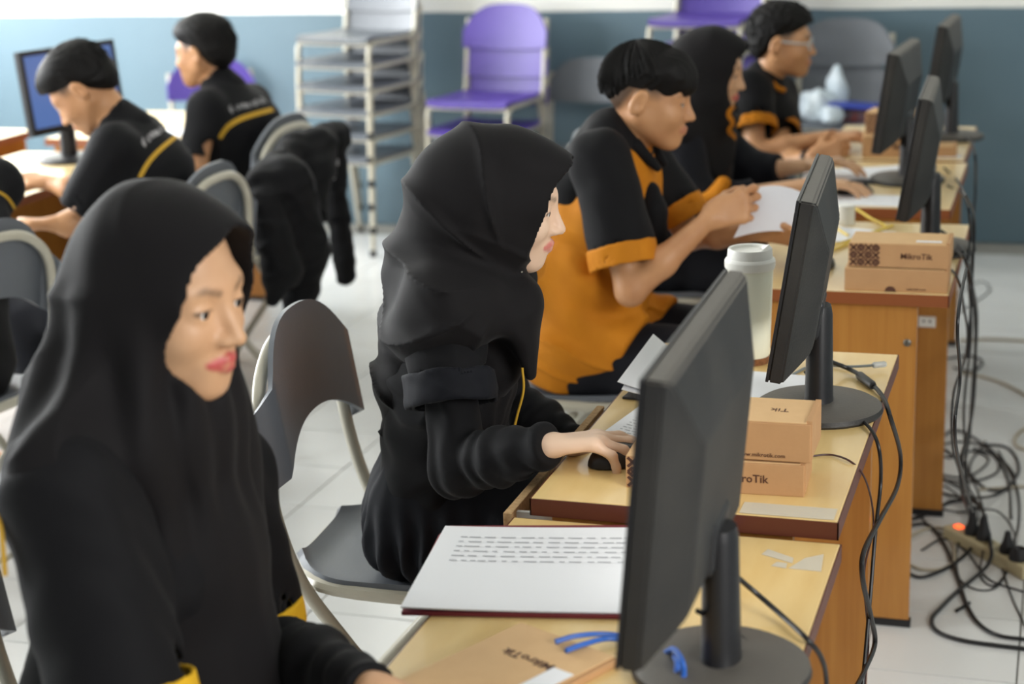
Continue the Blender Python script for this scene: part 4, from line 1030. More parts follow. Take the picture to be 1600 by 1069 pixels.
def hair_field(p, style):
    lf = p.tolocal
    cap = Ell((-.016, 0, .034), (.104, .084, .089) if style == 'fringe' else (.106, .086, .092))
    top = Ell((-.002, 0, .074), (.098, .078, .060 if style == 'curly' else .052))
    nape = Ell((-.048, 0, -.006), (.070, .074, .072))
    def f(P):
        L = lf(P)
        d = cap(L)
        if style != 'fringe': d = smin(d, nape(L), .02)
        if style == 'fringe':
            d = smin(d, Ell((.012, 0, .058), (.092, .080, .058))(L), .03)
            fr = Cap((.05, 0, .080), (.087, 0, .038), .024, .010, (A((0, 1, 0)), 2.3))(L); d = smin(d, fr, .03)
            line = .018-.030*np.clip((L[:, 0]-.0)/.1, -1, 1)*0+np.where(L[:, 0] > .03, -.002+.01*np.sin(L[:, 1]*220)-.16*(.09-L[:, 0]).clip(0, .06)*-1*.2, 0)
            back = np.where(L[:, 0] < -.045, -.075*np.clip((-.045-L[:, 0])/.05, 0, 1), 0)
            line = line+back
        elif style == 'curly':
            d = smin(d, top(L), .03)-.006*(np.sin(L[:, 0]*210+2*np.sin(L[:, 2]*90))*np.sin(L[:, 1]*190)*np.sin(L[:, 2]*200))
            line = .022+.040*np.clip((L[:, 0]-.02)/.07, 0, 1)-.105*np.clip((.005-L[:, 0])/.085, 0, 1)
        else:
            d = smin(d, top(L), .03)
            line = .022+.040*np.clip((L[:, 0]-.02)/.07, 0, 1)-.105*np.clip((.005-L[:, 0])/.085, 0, 1)
        d = d+.0022*np.sin(L[:, 1]*420+6*np.sin(L[:, 0]*40)+3*np.sin(L[:, 2]*50))*(.5+.5*np.sin(L[:, 0]*60+L[:, 2]*33))
        d = d+.009*np.clip(1-(L[:, 2]-line)/.045, 0, 1)*np.clip((.06-L[:, 0])/.03, 0, 1)
        return smax(d, line-L[:, 2], .010)*p.hs
    return Fn(f, p.hc+p.H[2]*.03, .15)
def ribbon(p, pts, w, m, name, thick=.0015, nrm=None):
    """narrow band following points on cloth; nrm = outward normals"""
    b = MB(); P = catmull(pts, 6); b.tube(P, w, 6); o = b.build(name, m, None, True)
    me = o.data; shift(me, p.loc); o.parent = p.o; return o

def strands(p, style, hair, n=420, seed=1):
    """tapered locks lying on the hair"""
    rnd = random.Random(seed); b = MB(); H = p.H; c = Vector((-.016, 0, .034)); rr = (.106, .086, .092)
    ax = Vector((-.28, 0, .96)).normalized(); ex = Vector((ax.z, 0, -ax.x)); ey = Vector((0, 1, 0))
    def w(l): l = [q*p.hs for q in l]; return Vector([p.hc[i]+H[0][i]*l[0]+H[1][i]*l[1]+H[2][i]*l[2]-p.loc[i] for i in range(3)])
    for i in range(n):
        al = rnd.uniform(-PI, PI); f = .5+.5*math.cos(al); bk = max(0, -math.cos(al))
        end = (1.26+.34*f**2+.46*bk) if style == 'fringe' else (1.12+.10*f+.75*bk)
        end += rnd.uniform(-.12, .10); st = rnd.uniform(.05, .7) if style == 'fringe' else rnd.uniform(.1, max(.3, end-.25))
        if style != 'fringe': end = min(end, st+rnd.uniform(.2, .4))
        lift = rnd.uniform(.001, .004); pts = []; rs = []; tw = rnd.uniform(-.12, .12)
        for k in range(5):
            t = k/4; th = st+(end-st)*t; a2 = al+tw*t
            d = ax*math.cos(th)+(ex*math.cos(a2)+ey*math.sin(a2))*math.sin(th)
            o = lift+(.005*t*t*rnd.uniform(.3, 1) if style == 'fringe' else .007*t*t)
            bul = 1+(.03*max(0, math.cos(a2))*math.sin(th) if style == 'fringe' else 0)
            pts.append(w([c[j]+d[j]*(rr[j]+o)*bul for j in range(3)])); rs.append((.0030 if style == 'fringe' else .0026)*(1-.75*t))
        b.tube(pts, rs, 4)
    o = b.build('hair_strands', HAIR, hair, True); o['kind'] = 'stuff'; return o
from mathutils.bvhtree import BVHTree
def onto(o, p, pts, lift=.001):
    """where the sight lines through these picture points meet a garment (world points, normals)"""
    t = BVHTree.FromPolygons([v.co.copy() for v in o.data.vertices], [list(q.vertices) for q in o.data.polygons])
    out = []; org = Vector((0, 0, CH))-Vector(p.loc)
    for px, py in pts:
        d = (_F+(px-800)/FPX*_R-(py-534.5)/FPX*_U).normalized(); hit = t.ray_cast(org, d)
        if hit[0] is not None: out.append((hit[0]+hit[1]*lift+Vector(p.loc), hit[1]))
    return out
def stripe(p, o, pts, w, m, name):
    """flat band sewn onto a garment"""
    P = onto(o, p, [tuple(q)[:2] for q in catmull([(x, y, 0) for x, y in pts], 8)], .0015)
    if len(P) < 2: return None
    b = MB(); V = []; F = []
    for i, (q, n) in enumerate(P):
        t = (P[min(i+1, len(P)-1)][0]-P[max(i-1, 0)][0]).normalized(); s_ = t.cross(n).normalized()*w
        q = q-Vector(p.loc); V += [q+s_, q-s_, q-s_-n*.004, q+s_-n*.004]
    for i in range(len(P)-1):
        for k in range(4): F.append((i*4+k, i*4+(k+1) % 4, (i+1)*4+(k+1) % 4, (i+1)*4+k))
    F += [(3, 2, 1, 0), tuple(len(V)-4+k for k in range(4))]
    b.add(V, F); return b.build(name, m, o, True)
def glyphs(p, o, a, c, size, m, n, seed=2, sag=0):
    """row of small illegible printed letters between two picture points"""
    rnd = random.Random(seed); P = []
    for i in range(n):
        t = i/(n-1); P.append((a[0]+(c[0]-a[0])*t, a[1]+(c[1]-a[1])*t-sag*math.sin(PI*t)))
    hits = onto(o, p, P, .0015); b = MB()
    for i, (q, nn) in enumerate(hits):
        if rnd.random() < .12: continue
        t = (hits[min(i+1, len(hits)-1)][0]-hits[max(i-1, 0)][0]).normalized(); u = nn.cross(t).normalized(); q = q-Vector(p.loc); st = (hits[-1][0]-hits[0][0]).length/n
        for k in range(3):
            x = rnd.uniform(-.3, .3)*st; y0 = rnd.uniform(-.5, 0)*size; y1 = y0+rnd.uniform(.4, .9)*size; ww = st*.13
            V = [q+t*(x-ww)+u*y0, q+t*(x+ww)+u*y0, q+t*(x+ww)+u*y1, q+t*(x-ww)+u*y1]; b.add(V+[v-nn*.002 for v in V], [(0, 1, 2, 3), (7, 6, 5, 4), (0, 4, 5, 1), (1, 5, 6, 2), (2, 6, 7, 3), (3, 7, 4, 0)])
    if b.v: e = b.build('lettering', m, o); e['kind'] = 'stuff'
OFFS = V3((0, 0, 0))
# ---------- middle woman with a mouse
J = dict(head=at(784, 310, 2.78), neck=at(732, 438, 2.79), chest=at(702, 580, 2.80), pelvis=(-1.075, 2.83, .585),
         shR=at(694, 515, 2.645), shL=(-.985, 2.965, .975), elR=at(716, 730, 2.56), elL=(-1.02, 3.04, .745), wrR=on(852, 697, .838), wrL=(-.84, 2.95, .675))
legs(J, (-1.08, 2.82, .575), R(6))
cm = [(.15, .45, .30), (.12, .42, .30), (.22, .45, .3), (.35, .4, .3)]
p2 = make_person('woman in black hijab working a mouse at the middle desk', J, R(8), (R(13), R(12), R(2)), SK2, .004,
    hands=dict(R=dict(d=(.90, .42, .02), t=(-.42, .90, .08), n=(.05, -.1, -1), curl=[(.12, .35, .25), (.20, .50, .3), (.38, .62, .35), (.55, .75, .35)], spread=.20, scale=1.04), L=dict(d=(.98, -.1, -.15), t=(0, -1, 0), n=(0, 0, -1), curl=cm)), ears=False, female=True)
p = p2; J = p.J
slR = sleeve(J['shR']+V3((0, 0, .012)), J['elR'], .066, .072, .56, .008)
slL = sleeve(J['shL']+V3((0, 0, .012)), J['elL'], .064, .070, .6)
tun = torso_cloth(p, .010, .008, sleeveR=slR, sleeveL=slL, belly=.0)
part(p, 'tunic', disp(tun, lambda P: nz(P, 30, 5)+.5*np.sin(P[:, 2]*70+nz(P, 12, 8)*3), .0055), BLK, .0045)
cb = cuffband(J['shR']+V3((0, 0, .012)), J['elR'], .073, .57, .055, .006); part(p, 'rolled_cuff', disp(cb, lambda P: nz(P, 40, 2), .003), BLK2, .004)
for s in 'RL':
    e, w = J['el'+s], J['wr'+s]; sh = J['sh'+s]; d = unit(w-e)
    u = Union([Cap(sh*.6+e*.4, e, .045, .046), Cap(e, e*.5+w*.5, .046, .042), Cap(e*.5+w*.5, w+d*.012, .043, .036)], .03)
    f = Fn(lambda P, u=u, w=w, d=d: smax(u(P)+.0028*np.sin(((P-A(w))@A(d))*150+3*nz(P, 18, 4)), plane_cut(P, w+d*.012, d), .004), u.c, u.r); part(p, 'under_sleeve', f, BLK, .004)
# skirt with ruffle
sk = Union([Cap((-1.085, 2.83, .60), (-.80, 2.82, .575), .122, .105, (A((0, 1, 0)), 1.45)), Cap((-.80, 2.72, .56), (-.72, 2.72, .25), .10, .12), Cap((-.80, 2.92, .56), (-.72, 2.92, .25), .10, .12), Cap((-1.06, 2.82, .76), (-1.07, 2.83, .60), .096, .124, (A((0, 1, 0)), 1.42)), Cap((-1.115, 2.82, .545), (-.95, 2.82, .545), .058, .06, (A((0, 1, 0)), 3.0))], .035)
def ruf(P):
    a = np.arctan2(P[:, 1]-2.82, P[:, 0]+1.05); return np.sin(a*26+3*nz(P, 10, 3))*np.clip((.66-P[:, 2])/.1, .1, 1)+.6*nz(P, 24, 1)
part(p, 'skirt', Fn(lambda P: np.maximum(sk(P)+ruf(P)*f32(.006), (SH+.006)-P[:, 2]-(P[:, 0] > -.92)*1.0), sk.c, sk.r), BLK2, .006)
part(p, 'shoe', Cap(J['anR']+V3((0, 0, -.04)), J['anR']+p.fw*.15+V3((0, 0, -.055)), .042, .03), RUB, .008); part(p, 'shoe', Cap(J['anL']+V3((0, 0, -.04)), J['anL']+p.fw*.15+V3((0, 0, -.055)), .042, .03), RUB, .008)
# hijab: hood + shoulder drape + wrap
hd = hood_field(p, (.150, .026), 0, .03)
N0 = J['neck']; shm = (J['shR']+J['shL'])/2
dr = Union([Cap(p.hc-p.H[2]*.03-p.H[0]*.055, N0-p.fw*.035+V3((0, 0, .02)), .112, .105, (p.lat, 1.0)),
    Cap(N0-p.fw*.035, J['chest']-p.fw*.050+V3((0, 0, .01)), .10, .085, (p.lat, 1.3)),
    Cap(at(660, 480, 2.71), at(660, 590, 2.72), .052, .04), Cap(at(638, 560, 2.75), at(606, 680, 2.76), .036, .012, (p.lat, 2.2)),
    Cap(N0, J['shR']+V3((0, .005, .030)), .088, .088), Cap(N0, J['shL']+V3((0, 0, .035)), .085, .055),
    Cap(at(815, 462, 2.73), at(745, 480, 2.67), .030, .044), Cap(at(745, 475, 2.67), at(660, 520, 2.66), .046, .048),
    Cap(at(790, 470, 2.76), at(775, 560, 2.76), .060, .055), Cap(at(812, 490, 2.72), at(828, 585, 2.71), .034, .012, (p.lat, 1.5))], .035)
def fold2(P):
    L = p2.tolocal(P)
    s = np.sin(L[:, 0]*26+L[:, 2]*44+3.2*nz(P, 5, 11))        # sweeping from the chin to the back
    w = np.clip((-.01-L[:, 2])/.10, 0, 1)
    h2 = np.sin((L[:, 0]+.45*L[:, 2])*58+1.4*nz(P, 6, 4))*np.clip((.02-L[:, 0])/.05, 0, 1)*np.clip((.09-L[:, 2])/.08, 0, 1)
    return .6*w*np.sign(s)*np.abs(s)**1.5+.3*(1-w)*h2+.15*nz(P, 18, 6)-1.2*w*ridge(P, (.5, .1, .85), 20, 9, 2.5, 4)-1.3*pinfold(L, .045, -.115, 5.6, 1.2, 3, P)*np.clip((.05-L[:, 0])/.05, 0, 1)
hj = Union([hd, dr], .04)
def hj2(P):
    L = p2.tolocal(P)
    d = hj(P)+fold2(P)*f32(.0085)*np.clip((.13-L[:, 0])/.06, .1, 1)
    return smax(d, -facehole(L), .005)
o2, _ = part(p, 'hijab', Fn(hj2, (hd.c+dr.c)/2, .46), HIJ, .004)
ribbon(p, [at(816, 575, 2.66), at(818, 610, 2.66), at(808, 650, 2.66), at(800, 685, 2.66)], .0022, GOLD, 'yellow_piping')
b = MB(); q = onto(o2, p, [(815, 425)], .0)[0][0]; b.lathe([(0, -.002), (.002, -.002), (.0022, .0015), (0, .003)], 10, Matrix.Translation(q-Vector(p.loc)) @ frame((0, 0, 0), (1, 0, 0), (0, 0, 1))); b.build('scarf_pin', SCREW, p.o, True)

# ---------- nearest woman
J = dict(head=at(252, 452, 1.75), neck=at(228, 648, 1.76), chest=at(238, 850, 1.77), pelvis=(-1.16, 1.78, .58),
         shR=at(105, 770, 1.60), shL=at(345, 745, 1.93), elR=at(222, 1185, 1.55), elL=at(408, 1000, 1.95), wrR=(-.80, 1.50, .80), wrL=on(585, 1078, .805))
legs(J, (-1.12, 1.78, .575), R(2))
p1 = make_person('woman in black hijab with yellow cuffs nearest the camera', J, R(0), (R(-9), R(8), R(0)), SK1, .004,
    hands=dict(L=dict(d=(.9, -.35, -.12), t=(-.3, -.9, 0), n=(0, 0, -1), curl=[(.2, .25, .2)]*4), R=dict(d=(.9, .3, -.1), t=(-.3, .9, 0), n=(0, 0, -1), curl=[(.2, .25, .2)]*4)), ears=False, female=True, hs=1.02)
p = p1; J = p.J
slR = sleeve(J['shR']+V3((0, 0, .012)), J['elR'], .074, .080, .86); slL = sleeve(J['shL']+V3((0, 0, .012)), J['elL'], .062, .064, .93)
tun = torso_cloth(p, .016, .02, sleeveR=slR, sleeveL=slL)
part(p, 'shirt', disp(tun, lambda P: nz(P, 24, 15)+.4*np.sin(P[:, 1]*60+nz(P, 12, 8)*3), .006), BLK, .005)
part(p, 'yellow_cuff', disp(cuffband(J['shL']+V3((0, 0, .012)), J['elL'], .0645, .94, .04, .003), lambda P: nz(P, 40, 2), .002), YELC, .004)
part(p, 'yellow_cuff', disp(cuffband(J['shR']+V3((0, 0, .012)), J['elR'], .081, .87, .04, .003), lambda P: nz(P, 40, 3), .002), YELC, .004)
for s in 'RL':
    e, w = J['el'+s], J['wr'+s]; sh = J['sh'+s]; d = unit(w-e)
    u = Union([Cap(sh*.4+e*.6, e, .046, .045), Cap(e, e*.5+w*.5, .045, .042), Cap(e*.5+w*.5, w-d*.01, .042, .031)], .03)
    part(p, 'under_sleeve', Fn(lambda P, u=u, w=w, d=d: smax(u(P)+.0025*np.sin(((P-A(w))@A(d))*120+3*nz(P, 14, 4)), plane_cut(P, w-d*.01, d), .004), u.c, u.r), BLK, .005)
trousers(p, BLK2)
hd = hood_field(p, (.134, .012), .0); N0 = J['neck']
dr = Union([Cap(p.hc-p.H[2]*.05-p.H[0]*.035, N0-p.fw*.03, .088, .108, (p.lat, 1.1)),
    Cap(p.hc-p.H[2]*.12+p.H[0]*.0, J['chest']+p.fw*.03, .07, .10, (p.lat, 1.2)), Cap(J['chest']+p.fw*.03, J['chest']+p.fw*.06-V3((0, 0, .20)), .10, .10, (p.lat, 1.2)),
    Cap(N0-p.fw*.02, J['chest']-p.fw*.03, .11, .115, (p.lat, 1.3)),
    Cap(N0, J['shR']+V3((0, 0, .022)), .095, .066), Cap(N0, J['shL']+V3((0, 0, .022)), .095, .06)], .045)
def fold1(P):
    L = p1.tolocal(P); a = np.arctan2(P[:, 1]-1.76, P[:, 0]+1.02)
    w = np.clip((.02-L[:, 2])/.12, 0, 1)
    s = np.sin(a*11+2.4*nz(P, 4, 21)+L[:, 2]*3)
    h2 = np.sin((L[:, 0]+.30*L[:, 2])*62+1.6*nz(P, 8, 14))*np.clip((.03-L[:, 0])/.06, 0, 1)
    return w*s*1.0+.45*(1-w)*h2+.18*nz(P, 20, 7)-.7*w*ridge(P, (.75, .6, .12), 19, 9, 2.2, 4)-.8*pinfold(L, .06, .02, 3.4, 1.2, 5, P)*np.clip((.02-L[:, 0])/.05, 0, 1)
hj1 = Union([hd, dr], .045)
def hjf1(P):
    L = p1.tolocal(P); d = hj1(P)+fold1(P)*f32(.0075)*np.clip((.12-L[:, 0])/.06, .1, 1)
    return smax(d, -facehole(L), .005)
part(p, 'hijab', Fn(hjf1, (hd.c+dr.c)/2, .50), HIJ, .0043)
ribbon(p, [at(-8, 770, 1.55), at(2, 830, 1.53), at(8, 900, 1.52)], .003, GOLD, 'yellow_piping')

# ---------- boy in the orange and black shirt
J = dict(head=at(1014, 150, 4.0), neck=at(978, 222, 4.01), chest=at(950, 330, 4.02), pelvis=at(905, 520, 4.02),
         shR=at(940, 255, 3.87), shL=at(1010, 262, 4.17), elR=at(985, 455, 3.80), elL=(-.88, 4.16, .83), wrR=at(1108, 342, 3.86), wrL=at(1188, 362, 4.03))
legs(J, (-1.10, 4.02, .56), R(2), kneez=.57)
p3 = make_person('boy in orange and black shirt reading a sheet of paper', J, R(3), (R(7), R(10), R(0)), SK3, .0048,
    hands=dict(R=dict(d=(.80, .30, .30), t=(.30, .35, .85), n=(-.15, .95, -.25), curl=[(.55, .9, .6), (.75, 1.1, .7), (.9, 1.2, .8), (1.0, 1.2, .8)], thumb=(.8, .35, .55), scale=1.05),
               L=dict(d=(.95, -.1, -.05), t=(.1, -.6, .75), n=(.0, -.75, -.6), curl=[(.3, .4, .3), (.35, .45, .3), (.4, .5, .3), (.5, .5, .3)], scale=1.05)), female=False)
p = p3; J = p.J
slR = sleeve(J['shR']+V3((0, 0, .01)), J['elR'], .070, .080, .80); slL = sleeve(J['shL']+V3((0, 0, .01)), J['elL'], .066, .076, .80)
J['waist'] = J['pelvis']*.5+J['chest']*.5
tb = torso_cloth(p, .020, .022, belly=.014)
hemR = Cap(J['hipR']+V3((.0, -.01, .04)), J['hipR']+V3((.13, -.03, .055)), .105, .075); hemL = Cap(J['hipL']+V3((0, 0, .04)), J['hipL']+V3((.16, .02, .05)), .10, .075)
hemB = Cap(J['hipR']+V3((-.05, -.03, .02)), J['hipR']+V3((-.06, -.05, -.07)), .085, .06)
tb = Union([tb, hemR, hemL, hemB], .04)
tors = disp(tb, lambda P: nz(P, 17, 31)+.5*np.sin(P[:, 2]*55+P[:, 0]*30+3*nz(P, 7, 18))-1.2*ridge(P, (.45, .2, .85), 22, 8, 3, 4)*np.clip((.95-P[:, 2])/.2, 0, 1), .008)
hemp = J['hipR']+V3((.14, 0, .06)); tors0 = tors
tors = Fn(lambda P: smax(smax(tors0(P), plane_cut(P, hemp, (.9, -.1, -.42)), .006), .505-P[:, 2]+.008*np.sin(P[:, 0]*30), .008), tb.c, tb.r)
o, P = part(p, 'shirt', tors, ORG, .0045)
# black yoke and sleeves as pieces of their own
sl = Union([slR, Cap(J['neck']*.6+J['chest']*.4+V3((-.01, -.02, .02)), J['shR']+V3((-.01, 0, .006)), .062, .066)], .03)
part(p, 'sleeve', disp(sl, lambda P: nz(P, 20, 32)+.4*np.sin(P[:, 2]*60+P[:, 0]*40), .005), BLK, .0045)
sl = Union([slL, Cap(J['neck']*.6+J['chest']*.4+V3((-.01, .02, .02)), J['shL']+V3((-.01, 0, .006)), .062, .064)], .03)
part(p, 'sleeve', disp(sl, lambda P: nz(P, 20, 33), .005), BLK, .006)
bk = Union([Cap(J['neck']-p.fw*.03, J['chest']-p.fw*.045+V3((0, 0, .055)), .085, .108, (p.lat, 1.3))], .03)
part(p, 'back_yoke', disp(bk, lambda P: nz(P, 20, 34), .005), BLK, .005)
part(p, 'orange_cuff', disp(cuffband(J['shR']+V3((0, 0, .01)), J['elR'], .0805, .81, .05, .003), lambda P: nz(P, 40, 2), .002), ORG, .004)
part(p, 'orange_cuff', disp(cuffband(J['shL']+V3((0, 0, .01)), J['elL'], .0765, .81, .05, .003), lambda P: nz(P, 40, 3), .002), ORG, .005)
collar(p, BLK, .062, .052, .016)
# open collar leaf on the chest
q = Union([Cap(J['neck']+V3((.035, -.055, .0)), J['neck']+V3((.085, -.035, -.055)), .020, .010), Cap(J['neck']+V3((.035, .055, .0)), J['neck']+V3((.085, .035, -.055)), .020, .010)], .006)
for i in q.it: part(p, 'collar_leaf', i, BLK, .004)
q = Union([Cap(at(1020, 330, 3.96), at(1030, 400, 3.96), .03, .03), Cap(at(1015, 300, 3.98), at(1022, 330, 3.96), .026, .03)], .02); part(p, 'chest_panel', q, BLK, .006)
trousers(p, BLK2, .006, .02)
strands(p, 'fringe', part(p, 'hair', hair_field(p, 'fringe'), HAIR, .0035)[0], 480)
# the sheet he holds
PV = [at(1146, 372, 3.90), at(1240, 362, 3.95), at(1252, 300, 4.02), at(1188, 292, 3.99)]
A_, B_, C_, D_ = [Vector(v) for v in PV]
def held(u, v):
    q = (A_*(1-u)+B_*u)*(1-v)+(D_*(1-u)+C_*u)*v; return q+Vector((0, -.012*math.sin(PI*v), .008*math.sin(PI*u)))
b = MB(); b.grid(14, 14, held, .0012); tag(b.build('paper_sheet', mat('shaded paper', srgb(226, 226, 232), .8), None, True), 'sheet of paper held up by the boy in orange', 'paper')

# ---------- girl with lanyard
J = dict(head=at(1108, 107, 5.05), neck=at(1085, 180, 5.06), chest=at(1068, 265, 5.06), pelvis=(-1.16, 5.08, .58),
         shR=at(1062, 215, 4.91), shL=at(1110, 205, 5.22), elR=at(1085, 322, 4.86), elL=(-.93, 5.26, .80), wrR=at(1272, 283, 4.90), wrL=(-.72, 5.2, .84))
J['wrR'] = V3(on(1275, 286, .845))
legs(J, (-1.12, 5.08, .57), R(2))
p4 = make_person('girl in black hijab with orange lanyard holding a mouse', J, R(2), (R(2), R(12), 0), SK1, .0068,
    hands=dict(R=dict(d=(.92, .36, -.10), t=(-.3, .9, .1), n=(0, 0, -1), curl=cm, spread=.1)), ears=False, female=True)
p = p4; J = p.J
tun = torso_cloth(p, .02, .02); part(p, 'tunic', disp(tun, lambda P: nz(P, 20, 41), .006), BLK2, .007)
for s in 'RL':
    e, w = J['el'+s], J['wr'+s]; sh = J['sh'+s]; d = unit(w-e); fr = .5
    en = e+(w-e)*fr; u = Union([Cap(sh, e, .066, .062), Cap(e, en, .062, .046)], .04)
    part(p, 'sleeve', Fn(lambda P, u=u, en=en, d=d: smax(u(P)+.005*nz(P, 24, 9), plane_cut(P, en, d), .006), u.c, u.r), BLK2, .006)
trousers(p, BLK2)
hd = hood_field(p, (.128, .020), .0); N0 = J['neck']
dr = Union([Cap(p.hc-p.H[2]*.04-p.H[0]*.04, N0-p.fw*.03, .11, .13, (p.lat, 1.1)), Cap(p.hc-p.H[2]*.11, J['chest']+p.fw*.03+V3((0, 0, .02)), .085, .115, (p.lat, 1.3)), Cap(J['chest']+p.fw*.03+V3((0, 0, .02)), J['chest']+p.fw*.05-V3((0, 0, .13)), .115, .10, (p.lat, 1.3)),
    Cap(N0, J['shR']+V3((0, 0, .02)), .11, .07), Cap(N0, J['shL']+V3((0, 0, .02)), .11, .07), Cap(N0-p.fw*.03, J['chest']-p.fw*.05, .13, .12, (p.lat, 1.3))], .045)
hj4 = Union([hd, dr], .045)
def hjf4(P):
    L = p4.tolocal(P); d = hj4(P)+(np.sin(L[:, 0]*40+L[:, 2]*50+4*nz(P, 7, 5))*np.clip((-.0-L[:, 2])/.08, 0, 1))*f32(.007)
    return smax(d, -facehole(L), .005)
o4, _ = part(p, 'hijab', Fn(hjf4, (hd.c+dr.c)/2, .48), HIJ, .006)
stripe(p, o4, [(1146, 166), (1138, 178), (1145, 192), (1139, 203), (1149, 216)], .008, ORG, 'lanyard')
q = Union([Cap(at(1122, 300, 4.83), at(1130, 287, 4.83), .026, .022), Cap(at(1095, 312, 4.80), at(1120, 306, 4.81), .016, .022)], .02); part(p, 'orange_trim', q, ORG, .006)
b = MB(); b.box(-.022, .022, -.002, .002, -.014, .014, .003); o = b.build('name_badge', PAPER, p.o); o.location = Vector(at(1030, 305, 4.78))-Vector(p.loc)

# ---------- boy with glasses
J = dict(head=at(1222, 64, 5.9), neck=at(1197, 122, 5.91), chest=at(1185, 180, 5.92), pelvis=(-1.06, 5.95, .58),
         shR=at(1172, 142, 5.76), shL=at(1218, 148, 6.06), elR=on(1180, 240, .855), elL=(-.86, 5.80, .83), wrR=on(1302, 214, .86), wrL=on(1272, 244, .865))
J['elR'] = V3(at(1180, 238, 5.66)); J['wrR'] = V3(at(1296, 214, 5.70)); J['wrL'] = V3(at(1270, 246, 5.56)); J['elL'] = V3(at(1218, 256, 5.70))
legs(J, (-1.02, 5.95, .57), R(2))
p5 = make_person('boy with glasses and orange trimmed black shirt at far desk', J, R(-4), (R(4), R(3), 0), SK3, .0068,
    hands=dict(R=dict(d=(.97, .12, .02), t=(-.1, .9, .3), n=(0, .2, -1), curl=[(.2, .3, .2)]*4), L=dict(d=(.9, .2, .25), t=(-.3, .3, .9), n=(.1, .95, -.3), curl=[(.6, .8, .5), (.7, .9, .5), (.8, .9, .5), (.9, .9, .5)])), female=False)
p = p5; J = p.J
slR = sleeve(J['shR'], J['elR'], .070, .078, .66); slL = sleeve(J['shL'], J['elL'], .064, .07, .6)
part(p, 'shirt', disp(torso_cloth(p, .018, .02, sleeveR=slR, sleeveL=slL), lambda P: nz(P, 20, 51), .006), BLK, .0065)
part(p, 'orange_cuff', cuffband(J['shR'], J['elR'], .079, .67, .04, .003), ORG, .006)
part(p, 'orange_cuff', cuffband(J['shL'], J['elL'], .071, .61, .04, .003), ORG, .006)
collar(p, BLK, .062, .045, .014, .006)
ribbon(p, [at(1206, 128, 5.84), at(1214, 137, 5.83), at(1227, 142, 5.83)], .009, ORG, 'orange_trim')
trousers(p, BLK2)
strands(p, 'curly', part(p, 'hair', hair_field(p, 'curly'), HAIR, .0045)[0], 380, 2)
H = p.H; M = Matrix(((H[0][0], H[1][0], H[2][0], p.hc[0]-p.loc[0]), (H[0][1], H[1][1], H[2][1], p.hc[1]-p.loc[1]), (H[0][2], H[1][2], H[2][2], p.hc[2]), (0, 0, 0, 1)))
g = empty('glasses_frame'); bpy.data.objects.remove(g)
FRM = mat('clear glasses frame', srgb(190, 196, 196), .3)
b = MB()
for s in (-1, 1):
    b.tube([M @ Vector((.100-.006*abs(math.cos(a)), s*.034+.024*math.cos(a), -.006+.019*math.sin(a))) for a in [2*PI*k/20 for k in range(20)]], .0022, 6, True)
    b.tube([M @ Vector(q) for q in ((.094, s*.059, .0), (.06, s*.078, .002), (-.012, s*.083, .006), (-.03, s*.08, -.012))], .0032, 6)
b.tube([M @ Vector((.100, -.011, -.002)), M @ Vector((.103, 0, .002)), M @ Vector((.100, .011, -.002))], .0022, 6)
gl = b.build('glasses', FRM, p.o, True)
d = unit(J['wrL']-J['elL']); w = J['wrL']-d*.02-V3(p.loc); b = MB(); b.tube([w-d*.006, w+d*.006], .0325, 20); b.build('wristwatch', RUB, p.o, True)

# ---------- left row: boy bending over papers (facing left)
def dep(px, py, d): return V3(Vector((0, 0, CH))+(_F+(px-800)/FPX*_R-(py-534.5)/FPX*_U)*d)
J = dict(head=dep(128, 138, 4.95), neck=dep(190, 197, 4.97), chest=dep(228, 270, 5.0), pelvis=dep(250, 400, 5.1),
         shL=dep(178, 235, 4.84), shR=dep(225, 215, 5.16), elL=dep(165, 345, 4.85), elR=dep(130, 300, 5.2), wrL=dep(70, 352, 4.92), wrR=dep(75, 285, 5.25))
J['pelvis'][2] = .585; J['pelvis'][:2] = (-2.50, 4.44); J['elL'] = V3((-2.66, 4.20, .80)); J['wrL'] = V3(on(72, 350, .80)); J['wrL'] = dep(85, 350, 4.86)
legs(J, (-2.54, 4.44, .57), R(180))
p6 = make_person('boy in black shirt bending over papers at left desk', J, R(186), (R(196), R(42), R(0)), SK3, .0068, female=False)
p = p6; J = p.J
slL = sleeve(J['shL'], J['elL'], .072, .078, .80); slR = sleeve(J['shR'], J['elR'], .068, .074, .75)
o6, _ = part(p, 'shirt', disp(torso_cloth(p, .022, .02, sleeveR=slR, sleeveL=slL), lambda P: nz(P, 16, 61), .007), BLK, .0065)
stripe(p, o6, [(218, 278), (232, 254), (250, 234), (278, 211)], .006, GOLD, 'yellow_stripe'); glyphs(p, o6, (224, 226), (258, 197), .020, GREYT, 16)
collar(p, BLK, .064, .05, .016, .005)
trousers(p, BLK2); strands(p, 'short', part(p, 'hair', hair_field(p, 'short'), HAIR, .0045)[0], 300, 3)

